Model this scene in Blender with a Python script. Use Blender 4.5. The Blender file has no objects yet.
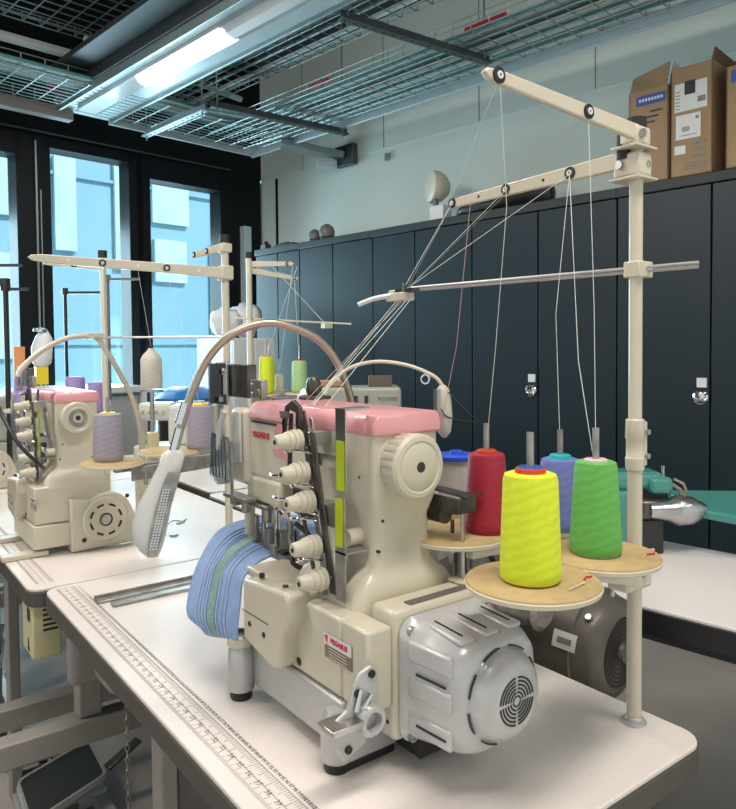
import bpy, bmesh, math, random
from mathutils import Vector, Matrix
random.seed(7)
V = Vector
PI = math.pi
scn = bpy.context.scene
COL = scn.collection

# ---------------------------------------------------------------- materials
MATS = {}
def mat(name, col, rough=0.5, metal=0.0, noise=0.0, nscale=20.0, bump=0.0, bscale=200.0, emit=None, estr=0.0, spec=0.5, coat=0.0, stretch=None, alpha=1.0):
    m = bpy.data.materials.new(name); m.use_nodes = True
    nt = m.node_tree; b = nt.nodes['Principled BSDF']
    b.inputs['Base Color'].default_value = (*col, 1); b.inputs['Roughness'].default_value = rough
    b.inputs['Metallic'].default_value = metal; b.inputs['Specular IOR Level'].default_value = spec
    b.inputs['Coat Weight'].default_value = coat
    tc = nt.nodes.new('ShaderNodeTexCoord')
    src = tc.outputs['Object']
    if stretch:
        mp = nt.nodes.new('ShaderNodeMapping'); mp.inputs['Scale'].default_value = stretch
        nt.links.new(src, mp.inputs['Vector']); src = mp.outputs['Vector']
    if noise:
        n = nt.nodes.new('ShaderNodeTexNoise'); n.inputs['Scale'].default_value = nscale; n.inputs['Detail'].default_value = 5
        nt.links.new(src, n.inputs['Vector'])
        r = nt.nodes.new('ShaderNodeValToRGB')
        r.color_ramp.elements[0].position = 0.3; r.color_ramp.elements[1].position = 0.7
        r.color_ramp.elements[0].color = (*[max(0, c*(1-noise)) for c in col], 1)
        r.color_ramp.elements[1].color = (*[min(1, c*(1+noise)) for c in col], 1)
        nt.links.new(n.outputs['Fac'], r.inputs['Fac']); nt.links.new(r.outputs['Color'], b.inputs['Base Color'])
    if bump:
        n = nt.nodes.new('ShaderNodeTexNoise'); n.inputs['Scale'].default_value = bscale
        nt.links.new(src, n.inputs['Vector'])
        bp = nt.nodes.new('ShaderNodeBump'); bp.inputs['Strength'].default_value = bump; bp.inputs['Distance'].default_value = 0.001
        nt.links.new(n.outputs['Fac'], bp.inputs['Height']); nt.links.new(bp.outputs['Normal'], b.inputs['Normal'])
    if emit:
        b.inputs['Emission Color'].default_value = (*emit, 1); b.inputs['Emission Strength'].default_value = estr
    MATS[name] = m
    return m
cream = mat('cream_enamel', (0.60, 0.555, 0.44), 0.32, noise=0.04, nscale=9, coat=0.2)
creamd = mat('cream_plastic', (0.60, 0.56, 0.45), 0.45, noise=0.04)
pink = mat('pink_enamel', (0.72, 0.33, 0.35), 0.33, coat=0.3, noise=0.03)
darkmetal = mat('dark_ceiling_metal', (0.03, 0.035, 0.038), 0.5, 0.3)  # even near-black metal for the beam's cover plate
steel = mat('brushed_steel', (0.50, 0.50, 0.50), 0.3, 1.0, noise=0.12, nscale=30)
chrome = mat('chrome', (0.72, 0.72, 0.72), 0.1, 1.0)
dsteel = mat('dark_oily_steel', (0.12, 0.11, 0.10), 0.34, 0.75, noise=0.4, nscale=25)
msteel = mat('dull_machine_steel', (0.36, 0.345, 0.32), 0.36, 0.7, noise=0.3, nscale=40)
silver = mat('silver_paint', (0.50, 0.50, 0.49), 0.36, 0.35, noise=0.06, nscale=12)
motorgrey = mat('light_grey_plastic', (0.53, 0.53, 0.53), 0.3, 0.15, noise=0.03, coat=0.25)
black = mat('black_rubber', (0.012, 0.012, 0.012), 0.5)
blackp = mat('black_plastic', (0.02, 0.02, 0.022), 0.35)
laminate = mat('white_laminate', (0.78, 0.72, 0.68), 0.38, noise=0.025, nscale=120, bump=0.12, bscale=500)
laminate2 = mat('white_laminate_far', (0.78, 0.75, 0.73), 0.35, noise=0.02, nscale=80)
edge = mat('dark_table_edge', (0.075, 0.068, 0.06), 0.5, noise=0.08)
frame = mat('grey_frame_paint', (0.27, 0.25, 0.225), 0.42, noise=0.06)
framed = mat('dark_grey_paint', (0.13, 0.125, 0.12), 0.45, noise=0.08)
floorm = mat('grey_vinyl_floor', (0.37, 0.335, 0.30), 0.5, noise=0.12, nscale=2.2, bump=0.05, bscale=60)
wallm = mat('white_wall_paint', (0.70, 0.78, 0.73), 0.55, noise=0.02, nscale=3)
blackw = mat('black_window_frame', (0.004, 0.005, 0.007), 0.5, spec=0.25)
cabm = mat('blue_black_cabinet', (0.011, 0.022, 0.030), 0.42, noise=0.06, nscale=3, spec=0.35)
cabt = mat('dark_cabinet_top', (0.012, 0.016, 0.018), 0.5)
galv = mat('galvanised_steel', (0.36, 0.43, 0.43), 0.36, 0.75, noise=0.1, nscale=8)
galvd = mat('dark_galvanised', (0.10, 0.12, 0.125), 0.45, 0.6, noise=0.2, nscale=10)
beamm = mat('pale_metal_beam', (0.55, 0.66, 0.70), 0.35, 0.25, noise=0.04)
card = mat('brown_cardboard', (0.36, 0.235, 0.13), 0.8, noise=0.07, nscale=6)
cardd = mat('dark_cardboard', (0.16, 0.095, 0.05), 0.85, noise=0.1)
paper = mat('white_paper', (0.72, 0.72, 0.70), 0.6)
ink = mat('black_ink', (0.03, 0.03, 0.03), 0.6)
inkg = mat('grey_ink', (0.22, 0.21, 0.20), 0.6)
inkl = mat('pale_grey_ink', (0.36, 0.33, 0.31), 0.6)
bluep = mat('blue_print', (0.03, 0.09, 0.33), 0.5)
redp = mat('red_print', (0.60, 0.03, 0.06), 0.5)
tan = mat('tan_foam', (0.47, 0.345, 0.165), 0.75, noise=0.08, nscale=60, bump=0.2)
discw = mat('ivory_tray', (0.70, 0.64, 0.50), 0.4)
lampw = mat('white_lamp_plastic', (0.66, 0.66, 0.63), 0.3, coat=0.3)
led = mat('led_chips', (0.25, 0.22, 0.20), 0.3, 0.7, noise=0.5, nscale=300)
ygreen = mat('yellow_green_strip', (0.50, 0.62, 0.02), 0.3, 0.2, noise=0.1)
gooseg = mat('gooseneck_metal', (0.40, 0.36, 0.29), 0.3, 0.7)
teal = mat('teal_enamel', (0.06, 0.27, 0.235), 0.25, coat=0.4)
skinw = mat('white_plastic', (0.72, 0.74, 0.75), 0.4)
yellowp = mat('yellow_plastic', (0.80, 0.62, 0.02), 0.4)
pedal_r = mat('pedal_rubber', (0.028, 0.034, 0.034), 0.6, bump=0.4, bscale=700)
clear = mat('clear_plastic', (0.55, 0.55, 0.52), 0.15, 0.1)
bagblue = mat('blue_plastic', (0.03, 0.10, 0.65), 0.35)
creambox = mat('pale_yellow_box', (0.62, 0.56, 0.33), 0.4)
threadw = mat('white_thread', (0.75, 0.75, 0.72), 0.6)
threadg = mat('pale_green_thread', (0.5, 0.75, 0.55), 0.6)
threadp = mat('pink_thread', (0.50, 0.30, 0.28), 0.6)
outside = mat('pale_blue_facade', (0.25, 0.45, 0.60), 0.5, noise=0.06, nscale=0.9, stretch=(1, 1, 0.25))
facpatch = mat('facade_light_patch', (0.50, 0.66, 0.74), 0.6, noise=0.12, nscale=1.5)  # paler facade colour standing in for reflected light
lamp_on = mat('lit_tube_cover', (0.9, 0.9, 0.88), 0.4, emit=(1.0, 0.95, 0.88), estr=1.5)

def thread_mat(name, col, dark=0.75):
    """wound thread: fine oblique bands of thread"""
    m = bpy.data.materials.new(name); m.use_nodes = True; nt = m.node_tree; b = nt.nodes['Principled BSDF']
    tc = nt.nodes.new('ShaderNodeTexCoord')
    mp = nt.nodes.new('ShaderNodeMapping'); mp.inputs['Rotation'].default_value = (0.30, 0.20, 0)
    w = nt.nodes.new('ShaderNodeTexWave'); w.wave_type = 'BANDS'; w.bands_direction = 'Z'
    w.inputs['Scale'].default_value = 26; w.inputs['Distortion'].default_value = 4.0; w.inputs['Detail'].default_value = 3; w.inputs['Detail Scale'].default_value = 3
    w2 = nt.nodes.new('ShaderNodeTexWave'); w2.wave_type = 'BANDS'; w2.bands_direction = 'Z'; w2.inputs['Scale'].default_value = 260; w2.inputs['Distortion'].default_value = 1
    nt.links.new(tc.outputs['Object'], mp.inputs['Vector']); nt.links.new(mp.outputs['Vector'], w.inputs['Vector']); nt.links.new(mp.outputs['Vector'], w2.inputs['Vector'])
    r = nt.nodes.new('ShaderNodeValToRGB'); r.color_ramp.elements[0].color = (*[c*dark for c in col], 1); r.color_ramp.elements[1].color = (*col, 1)
    nt.links.new(w.outputs['Fac'], r.inputs['Fac']); nt.links.new(r.outputs['Color'], b.inputs['Base Color'])
    bp = nt.nodes.new('ShaderNodeBump'); bp.inputs['Strength'].default_value = 0.35; bp.inputs['Distance'].default_value = 0.001
    nt.links.new(w2.outputs['Fac'], bp.inputs['Height']); nt.links.new(bp.outputs['Normal'], b.inputs['Normal'])
    b.inputs['Roughness'].default_value = 0.55; b.inputs['Sheen Weight'].default_value = 0.1
    return m
t_yellow = thread_mat('neon_yellow_thread', (0.74, 0.87, 0.02), 0.90)
t_green = thread_mat('green_thread', (0.13, 0.48, 0.08), 0.86)
t_red = thread_mat('crimson_thread', (0.42, 0.008, 0.035), 0.84)
t_blue = thread_mat('periwinkle_thread', (0.17, 0.22, 0.58), 0.88)
t_lav = thread_mat('lavender_grey_thread', (0.36, 0.33, 0.40), 0.88)
t_purple = thread_mat('purple_thread', (0.36, 0.26, 0.58), 0.9)
t_white = thread_mat('ivory_thread', (0.62, 0.58, 0.50), 0.92)
t_pale = thread_mat('pale_green_cone_thread', (0.42, 0.66, 0.30), 0.85)

def glass_mat():
    m = bpy.data.materials.new('window_glass'); m.use_nodes = True; nt = m.node_tree
    nt.nodes.clear(); o = nt.nodes.new('ShaderNodeOutputMaterial'); mx = nt.nodes.new('ShaderNodeMixShader')
    t = nt.nodes.new('ShaderNodeBsdfTransparent'); t.inputs['Color'].default_value = (0.86, 0.97, 1.0, 1)
    g = nt.nodes.new('ShaderNodeBsdfGlossy'); g.inputs['Roughness'].default_value = 0.03
    mx.inputs['Fac'].default_value = 0.06
    nt.links.new(t.outputs[0], mx.inputs[1]); nt.links.new(g.outputs[0], mx.inputs[2]); nt.links.new(mx.outputs[0], o.inputs['Surface'])
    return m
glass = glass_mat()

def film_mat():
    m = bpy.data.materials.new('clear_guard_plastic'); m.use_nodes = True; nt = m.node_tree
    nt.nodes.clear(); o = nt.nodes.new('ShaderNodeOutputMaterial'); mx = nt.nodes.new('ShaderNodeMixShader')
    t = nt.nodes.new('ShaderNodeBsdfTransparent'); t.inputs['Color'].default_value = (0.8, 0.86, 0.88, 1)
    g = nt.nodes.new('ShaderNodeBsdfGlossy'); g.inputs['Roughness'].default_value = 0.12; g.inputs['Color'].default_value = (0.7, 0.78, 0.82, 1)
    mx.inputs['Fac'].default_value = 0.4
    nt.links.new(t.outputs[0], mx.inputs[1]); nt.links.new(g.outputs[0], mx.inputs[2]); nt.links.new(mx.outputs[0], o.inputs['Surface'])
    return m
film = film_mat()

# ---------------------------------------------------------------- helpers
ORG = {}
def org_of(parent):
    return ORG.get(parent.name, V((0, 0, 0))) if parent else V((0, 0, 0))

def thing(name, label, cat, loc, group=None):
    o = bpy.data.objects.new(name, None); COL.objects.link(o); o.empty_display_size = 0.05
    o.location = loc; ORG[o.name] = V(loc)
    tag(o, label, cat, group); return o
def tag(o, label=None, cat=None, group=None, kind=None):
    if label: o['label'] = label
    if cat: o['category'] = cat
    if group: o['group'] = group
    if kind: o['kind'] = kind
    return o

def frame_of(d):
    d = V(d).normalized()
    a = V((0, 0, 1)) if abs(d.z) < 0.9 else V((1, 0, 0))
    x = a.cross(d).normalized(); y = d.cross(x).normalized()
    return x, y, d

SPLIT = {'vent_slot', 'vent_slots', 'screw', 'bolt', 'screw_hole', 'leg', 'clamp_screw', 'rib', 'flange', 'bracket_flange', 'clamp_bracket', 'side_boss', 'thread_arm', 'upright', 'door_panel', 'shelf_board', 'base_bar', 'pivot', 'slot', 'needle_bar', 'guide_rod', 'foot_rail', 'link_plate', 'tension_knob', 'pressure_screw', 'label_strip', 'knob', 'vent_slot_motor', 'side_table_leg', 'cover_plate', 'thread_lever', 'arm_hole'}
class MB:
    def __init__(s): s.bm = bmesh.new()
    def poly(s, vs, faces):
        bv = [s.bm.verts.new(v) for v in vs]
        for f in faces:
            try: s.bm.faces.new([bv[i] for i in f])
            except ValueError: pass
        return s
    def box(s, x0, x1, y0, y1, z0, z1, M=None):
        vs = [V((x, y, z)) for z in (z0, z1) for y in (y0, y1) for x in (x0, x1)]
        if M: vs = [M @ v for v in vs]
        return s.poly(vs, [(0, 2, 3, 1), (4, 5, 7, 6), (0, 1, 5, 4), (1, 3, 7, 5), (3, 2, 6, 7), (2, 0, 4, 6)])
    def bar(s, p0, p1, w, h, up=(0, 0, 1)):
        p0, p1 = V(p0), V(p1); d = (p1-p0).normalized(); x = d.cross(V(up)).normalized(); y = x.cross(d).normalized()
        vs = [p + x*a*w/2 + y*b*h/2 for p in (p0, p1) for a, b in ((-1, -1), (1, -1), (1, 1), (-1, 1))]
        return s.poly(vs, [(3, 2, 1, 0), (4, 5, 6, 7), (0, 1, 5, 4), (1, 2, 6, 5), (2, 3, 7, 6), (3, 0, 4, 7)])
    def lathe(s, p, d, prof, seg=24, wob=None):
        """prof: list of (distance along d, radius)"""
        x, y, d = frame_of(d); p = V(p); rings = []
        for (t, r) in prof:
            if r < 1e-6: rings.append([s.bm.verts.new(p + d*t)])
            else:
                rings.append([s.bm.verts.new(p + d*t + (x*math.cos(2*PI*i/seg) + y*math.sin(2*PI*i/seg))*r*(wob(i, t) if wob else 1)) for i in range(seg)])
        for a, b in zip(rings, rings[1:]):
            for i in range(seg):
                j = (i+1) % seg
                if len(a) == 1 and len(b) == 1: continue
                if len(a) == 1: f = [a[0], b[i], b[j]]
                elif len(b) == 1: f = [a[i], a[j], b[0]]
                else: f = [a[i], a[j], b[j], b[i]]
                try: s.bm.faces.new(f)
                except ValueError: pass
        if len(rings[0]) > 1: s.bm.faces.new(rings[0])
        if len(rings[-1]) > 1: s.bm.faces.new(rings[-1])
        return s
    def cyl(s, p0, p1, r, r1=None, seg=16):
        p0, p1 = V(p0), V(p1); L = (p1-p0).length
        return s.lathe(p0, p1-p0, [(0, r), (L, r if r1 is None else r1)], seg)
    def ring(s, p, d, r0, r1, h, seg=32, a0=0, a1=360):
        """flat annular arc prism"""
        x, y, d = frame_of(d); p = V(p); full = abs(a1-a0-360) < 1e-3
        n = seg if full else seg+1; R = []
        for i in range(n):
            a = math.radians(a0 + (a1-a0)*i/seg); u = x*math.cos(a) + y*math.sin(a)
            R.append([s.bm.verts.new(p+u*r0), s.bm.verts.new(p+u*r1), s.bm.verts.new(p+u*r1+d*h), s.bm.verts.new(p+u*r0+d*h)])
        for i in range(seg):
            a, b = R[i], R[(i+1) % n]
            for k in range(4):
                l = (k+1) % 4
                s.bm.faces.new([a[k], b[k], b[l], a[l]])
        if not full:
            s.bm.faces.new(R[0]); s.bm.faces.new(R[-1][::-1])
        return s
    def tube(s, pts, r, seg=8, smooth=0, caps=True):
        pts = [V(p) for p in pts]
        if smooth: pts = crom(pts, smooth)
        rs = r if isinstance(r, (list, tuple)) else [r]*len(pts)
        if len(rs) != len(pts): rs = [rs[0] + (rs[-1]-rs[0])*i/(len(pts)-1) for i in range(len(pts))]
        T = [(pts[min(i+1, len(pts)-1)] - pts[max(i-1, 0)]).normalized() for i in range(len(pts))]
        x, y, _ = frame_of(T[0]); rings = []
        for i, p in enumerate(pts):
            x = (x - T[i]*x.dot(T[i])).normalized(); y = T[i].cross(x)
            rings.append([s.bm.verts.new(p + (x*math.cos(2*PI*k/seg) + y*math.sin(2*PI*k/seg))*rs[i]) for k in range(seg)])
        for a, b in zip(rings, rings[1:]):
            for k in range(seg):
                l = (k+1) % seg; s.bm.faces.new([a[k], a[l], b[l], b[k]])
        if caps: s.bm.faces.new(rings[0]); s.bm.faces.new(rings[-1])
        return s
    def prism(s, pts, d):
        """extrude planar polygon pts (3D) by vector d"""
        a = [s.bm.verts.new(p) for p in pts]; b = [s.bm.verts.new(V(p)+V(d)) for p in pts]
        s.bm.faces.new(a); s.bm.faces.new(b[::-1]); n = len(a)
        for i in range(n): s.bm.faces.new([a[i], a[(i+1) % n], b[(i+1) % n], b[i]])
        return s
    def loft(s, secs, caps=True):
        R = [[s.bm.verts.new(p) for p in sec] for sec in secs]; n = len(R[0])
        for a, b in zip(R, R[1:]):
            for i in range(n): s.bm.faces.new([a[i], a[(i+1) % n], b[(i+1) % n], b[i]])
        if caps: s.bm.faces.new(R[0]); s.bm.faces.new(R[-1])
        return s
    def ball(s, c, r, sc=(1, 1, 1), seg=16):
        M = Matrix.Translation(V(c)) @ Matrix.Diagonal((*[r*k for k in sc], 1))
        bmesh.ops.create_uvsphere(s.bm, u_segments=seg, v_segments=max(6, seg//2), radius=1, matrix=M); return s
    def build(s, name, m, parent=None, bevel=0, seg=2, smooth=35, sub=0, M=None, split=None):
        bm = s.bm
        if split or (split is None and name in SPLIT):
            bm.verts.ensure_lookup_table(); seen = set(); isl = []
            for v in bm.verts:
                if v in seen: continue
                st_, g = [v], []
                seen.add(v)
                while st_:
                    a = st_.pop(); g.append(a)
                    for e in a.link_edges:
                        b = e.other_vert(a)
                        if b not in seen: seen.add(b); st_.append(b)
                isl.append(g)
            if len(isl) > 1:
                first = None
                for g in isl:
                    q = MB(); idx = {v: i for i, v in enumerate(g)}
                    fs = {f for v in g for f in v.link_faces}
                    q.poly([v.co.copy() for v in g], [[idx[v] for v in f.verts] for f in fs])
                    o = q.build(name, m, parent, bevel, seg, smooth, sub, M, split=False)
                    first = first or o
                bm.free(); return first
        bmesh.ops.recalc_face_normals(bm, faces=bm.faces)
        if M: bmesh.ops.transform(bm, matrix=M, verts=bm.verts)
        if parent: o0 = org_of(parent)
        else:
            xs = [v.co for v in bm.verts]
            o0 = V(((min(v.x for v in xs)+max(v.x for v in xs))/2, (min(v.y for v in xs)+max(v.y for v in xs))/2, min(v.z for v in xs)))
        for v in bm.verts: v.co -= o0
        me = bpy.data.meshes.new(name); bm.to_mesh(me); bm.free()
        me.materials.append(m)
        o = bpy.data.objects.new(name, me); COL.objects.link(o)
        if parent: o.parent = parent; ORG[o.name] = o0
        else: o.location = o0; ORG[o.name] = o0
        if smooth:
            for p in me.polygons: p.use_smooth = True
            me.set_sharp_from_angle(angle=math.radians(smooth))
        if bevel:
            b = o.modifiers.new('bevel', 'BEVEL'); b.width = bevel; b.segments = seg; b.limit_method = 'ANGLE'; b.angle_limit = math.radians(40); b.harden_normals = False
        if sub:
            q = o.modifiers.new('sub', 'SUBSURF'); q.levels = sub; q.render_levels = sub
        return o

def crom(P, n):
    out = []
    for i in range(len(P)-1):
        p0 = P[max(i-1, 0)]; p1 = P[i]; p2 = P[i+1]; p3 = P[min(i+2, len(P)-1)]
        for k in range(n):
            t = k/n
            out.append(0.5*((2*p1) + (p2-p0)*t + (2*p0-5*p1+4*p2-p3)*t*t + (3*p1-p0-3*p2+p3)*t**3))
    out.append(P[-1]); return out

def text(s, size, loc, xdir, ydir, m, name, parent, bold=0.0, align='CENTER', ext=0.0003):
    c = bpy.data.curves.new('txt', 'FONT'); c.body = s; c.size = size; c.align_x = align; c.align_y = 'CENTER'; c.extrude = ext; c.offset = bold; c.resolution_u = 2
    t = bpy.data.objects.new('txt', c); COL.objects.link(t)
    dg = bpy.context.evaluated_depsgraph_get(); me = bpy.data.meshes.new_from_object(t.evaluated_get(dg))
    bpy.data.objects.remove(t); bpy.data.curves.remove(c)
    x = V(xdir).normalized(); z = x.cross(V(ydir)).normalized(); y = z.cross(x)
    M = Matrix((x, y, z)).transposed().to_4x4(); M.translation = V(loc)
    mb = MB(); mb.bm.from_mesh(me); bpy.data.meshes.remove(me)
    bmesh.ops.transform(mb.bm, matrix=M, verts=mb.bm.verts)
    return mb.build(name, m, parent, smooth=0)

def copy_tree(o, parent=None):
    c = o.copy(); COL.objects.link(c)
    if parent: c.parent = parent
    for ch in list(o.children): copy_tree(ch, c)
    return c

def rrect(cx, cy, hx, hy, r, n=5):
    """rounded rectangle points in 2D"""
    P = []
    for (sx, sy, a0) in ((1, 1, 0), (-1, 1, 90), (-1, -1, 180), (1, -1, 270)):
        for i in range(n+1):
            a = math.radians(a0 + 90*i/n)
            P.append((cx + sx*(hx-r) + r*math.cos(a), cy + sy*(hy-r) + r*math.sin(a)))
    return P

# room frame (the room is turned about 8 degrees against the rows of tables)
P0 = V((2.446, 4.526, 0)); E2 = V((-0.141, 0.990, 0)).normalized(); E1 = V((E2.y, -E2.x, 0))
RM = Matrix((E1, E2, V((0, 0, 1)))).transposed().to_4x4(); RM.translation = P0
def R(s, t, z): return RM @ V((s, t, z))

# ---------------------------------------------------------------- camera
F = 715.0
YAW = math.radians(37); PIT = math.radians(2.0); ROL = math.radians(0.5)
fwd = V((math.sin(YAW)*math.cos(PIT), math.cos(YAW)*math.cos(PIT), -math.sin(PIT)))
r0 = V((math.cos(YAW), -math.sin(YAW), 0)); u0 = r0.cross(fwd)
upv = u0*math.cos(ROL) + r0*math.sin(ROL); rtv = r0*math.cos(ROL) - u0*math.sin(ROL)
cd = bpy.data.cameras.new('camera'); cam = bpy.data.objects.new('camera', cd); COL.objects.link(cam)
M = Matrix((rtv, upv, -fwd)).transposed().to_4x4(); M.translation = V((0, 0, 1.30)); cam.matrix_world = M
cd.sensor_fit = 'HORIZONTAL'; cd.sensor_width = 36; cd.lens = F/736*36
cd.shift_y = -(404.5-373)/736
cd.clip_start = 0.05; cd.clip_end = 100
scn.camera = cam

# ---------------------------------------------------------------- room shell
def struct(name, mb, m, parent=None, **k):
    o = mb.build(name, m, parent, **k)
    if not parent: o['kind'] = 'structure'
    return o
TW = 0.5      # window wall plane (room t)
SW = 0.42     # right wall plane (room s)
mb = MB(); mb.box(-7, SW+0.15, -7.5, TW+0.2, -0.1, 0.0, RM); struct('floor', mb, floorm)
mb = MB(); mb.box(-7, SW+0.15, -7.5, TW+0.2, 3.45, 3.6, RM); struct('ceiling', mb, blackp)
# right wall: lower part, a shadow ledge, upper panels
mb = MB(); mb.box(SW, SW+0.15, -7.5, TW+0.2, 0, 2.62, RM)
mb.box(SW-0.012, SW+0.15, -7.5, TW, 2.62, 3.45, RM); wr = struct('wall_right', mb, wallm, smooth=0)
mb = MB()
for t in (-0.02, -0.85, -1.62, -2.35, -3.1, -3.85):
    mb.box(SW-0.0135, SW-0.011, t, t+0.006, 2.62, 3.45, RM)
mb.build('panel_joint', inkg, wr, smooth=0)
mb = MB(); mb.box(SW-0.006, SW+0.01, 0.30, 0.325, 2.0, 2.62, RM); struct('trim_1', mb, blackw, smooth=0)
# window wall: black framing around three openings
def win_z(s): return 2.45
mb = MB()
mb.box(-7, SW, TW, TW+0.15, 2.64, 3.45, RM)
mb.box(-7, SW, TW, TW+0.15, 0.0, 0.42, RM)
mb.box(0.04, SW-0.02, TW, TW+0.15, 0.42, 2.64, RM)
mb.box(-7, -2.1, TW, TW+0.15, 0.42, 2.64, RM)
struct('wall_back', mb, blackw, smooth=0)
WINS = [(-2.1, -1.42), (-1.28, -0.69), (-0.60, 0.04)]
for i, (a, b) in enumerate(WINS):
    wroot = thing('window_%d' % (i+1), None, None, R((a+b)/2, TW, 0.42)); wroot['kind'] = 'structure'
    mb = MB(); w = 0.055
    zt = (2.50, 2.575, 2.49)[i]
    mb.box(a-0.07, a+w*0.6, TW-0.03, TW+0.12, 0.42, 2.64, RM); mb.box(b-w*0.6, b+0.07, TW-0.03, TW+0.12, 0.42, 2.64, RM)
    mb.box(a, b, TW-0.03, TW+0.12, zt, 2.64, RM); mb.box(a, b, TW-0.03, TW+0.12, 0.42, 0.50, RM)
    mb.build('window_frame', blackw, wroot, bevel=0.004)
    mb = MB(); mb.box(a+0.03, b-0.03, TW+0.06, TW+0.066, 0.5, zt+0.01, RM); mb.build('pane', glass, wroot, smooth=0)
# bright steel edge profiles of the frames
mb = MB(); mb.box(-1.345, -1.335, TW-0.045, TW-0.031, 0.5, 2.6, RM); mb.box(-1.318, -1.312, TW-0.045, TW-0.03, 0.9, 2.3, RM); struct('trim_2', mb, galv, smooth=0)
mb = MB(); mb.box(-7, 0.1, TW-0.04, TW-0.031, 2.655, 2.665, RM); struct('trim_3', mb, galvd, smooth=0)
mb = MB(); mb.box(0.20, 0.27, TW-0.05, TW-0.0, 0.3, 2.25, RM); struct('trim_4', mb, beamm, smooth=0)
# building across the street
fb = thing('facade_building', 'pale blue glazed building seen through the tall windows', 'building', R(-2, 6, -1))
mb = MB(); mb.box(-12, 9, 6, 6.5, -1, 7, RM); mb.build('wall', outside, fb, smooth=0)
mb = MB()
for k in range(6): mb.box(-12, 9, 5.95, 6.0, 0.2+k*1.18, 0.245+k*1.18, RM)
mb.build('floor_line', outside, fb, smooth=0)
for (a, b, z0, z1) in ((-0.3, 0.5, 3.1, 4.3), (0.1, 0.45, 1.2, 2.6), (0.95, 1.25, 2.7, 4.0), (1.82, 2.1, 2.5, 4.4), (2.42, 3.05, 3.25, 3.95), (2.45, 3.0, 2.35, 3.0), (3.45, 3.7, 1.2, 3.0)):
    mb = MB(); mb.box(a, b, 5.93, 5.99, z0, z1, RM); mb.build('light_patch', facpatch, fb, smooth=0)  # bright reflections on the facade, put in as pale slabs
mb = MB(); mb.box(-12, 6, 1.0, 12, -1.1, -1.0, RM); struct('ground_outside', mb, wallm, smooth=0)

# ---------------------------------------------------------------- cabinets
seams = [-3.75, -3.065, -2.663, -2.26, -1.864, -1.467, -1.135, -0.781, -0.456, -0.2, 0.03]
units = [(-4.4, -3.4), (-3.4, -2.663), (-2.663, -1.864), (-1.864, -1.135), (-1.135, -0.456), (-0.456, 0.03)]
mids = [-3.9, -3.065, -2.26, -1.467, -0.781, -0.22]
clab = ['plain tall dark cupboard farthest right, beyond the cut off cardboard box',
        'tall dark cupboard below the cardboard boxes, its round lock right of the cream stand pole',
        'tall dark cupboard with its round lock left of the cream stand pole',
        'dark blue cupboard without lock below the round beige lamp head', 'dark blue cupboard below the two grey balls',
        'dark blue end cupboard nearest the windows']
for i, ((a, b), m_) in enumerate(zip(units, mids)):
    c = thing('cupboard', clab[i], 'cabinet', R(0.2, (a+b)/2, 0), 'tall cupboards along the right wall')
    mb = MB(); mb.box(0.02, SW-0.005, a+0.002, b-0.002, 0.0, 1.955, RM); mb.build('body', cabt, c, smooth=0)
    for (p, q) in ((a, m_), (m_, b)):
        mb = MB(); mb.box(0.0, 0.019, p+0.004, q-0.004, 0.06, 1.955, RM)
        d = mb.build('door', cabm, c, bevel=0.002)
        if (i in (1, 2) and p == m_):
            mb = MB(); mb.box(-0.008, -0.0005, p+0.012, p+0.052, 1.125, 1.165, RM); tag(mb.build('lock_plate', skinw, d, bevel=0.002), 'white square lock plate')
            x, y, z = R(-0.006, p+0.037, 1.085)
            mb = MB(); mb.lathe(R(0, p+0.037, 1.085), -E1, [(0, 0.031), (0.006, 0.031), (0.011, 0.024), (0.008, 0.02), (0.012, 0.0)], 20); mb.build('handle', chrome, d)
    if True:
        mb = MB(); mb.box(-0.012, SW-0.005, a, b, 1.957, 2.0, RM); mb.build('top_panel', cabt, c, bevel=0.003)

# boxes on the cupboards
def carton(a, b, z1, lab, flap=True, depth=0.36, s0=0.0):
    c = thing('cardboard_box', lab, 'box', R(0.2, (a+b)/2, 2.0), 'cardboard boxes on top of the cupboards')
    mb = MB(); mb.box(s0, s0+0.006, a, b, 2.001, z1, RM); mb.box(s0+depth-0.006, s0+depth, a, b, 2.001, z1, RM)
    mb.box(s0, s0+depth, a, a+0.006, 2.001, z1, RM); mb.box(s0, s0+depth, b-0.006, b, 2.001, z1, RM); mb.box(s0, s0+depth, a, b, 2.001, 2.007, RM)
    mb.build('carton', card, c, smooth=0)
    return c
c1 = carton(-2.888, -2.715, 2.40, 'left cardboard box behind the stand top, with open flap and blue label')
mb = MB(); mb.box(-0.003, -0.0005, -2.875, -2.75, 2.335, 2.375, RM); mb.build('blue_label', bluep, c1, smooth=0)
p = [R(0, -2.88, 2.40), R(0, -2.72, 2.40), R(0.03, -2.72, 2.47), R(0.03, -2.88, 2.505)]
mb = MB(); mb.prism(p, (0.005, 0, 0)); mb.build('flap', card, c1, smooth=0)
p = [R(0.0, -2.888, 2.40), R(0.3, -2.888, 2.40), R(0.27, -2.895, 2.49), R(0.03, -2.895, 2.50)]
mb = MB(); mb.prism(p, (0, 0.004, 0)); tag(mb.build('flap', paper, c1, smooth=0), 'whitish inner flap')
mb = MB()
for k in range(3): mb.box(-0.0025, -0.0005, -2.86+k*0.015, -2.81+k*0.015, 2.30-k*0.022, 2.306-k*0.022, RM)
mb.build('printed_line', ink, c1, smooth=0)
mb = MB()
for k in range(8): mb.box(-0.0036, -0.003, -2.865+k*0.0135, -2.856+k*0.0135, 2.350, 2.362, RM)
mb.build('label_print', paper, c1, smooth=0)
c2 = carton(-3.065, -2.90, 2.455, 'tall middle cardboard box with white shipping labels above the stand')
p = [R(0.0, -3.065, 2.455), R(0.34, -3.065, 2.455), R(0.34, -3.075, 2.50), R(0.0, -3.075, 2.50)]
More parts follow.
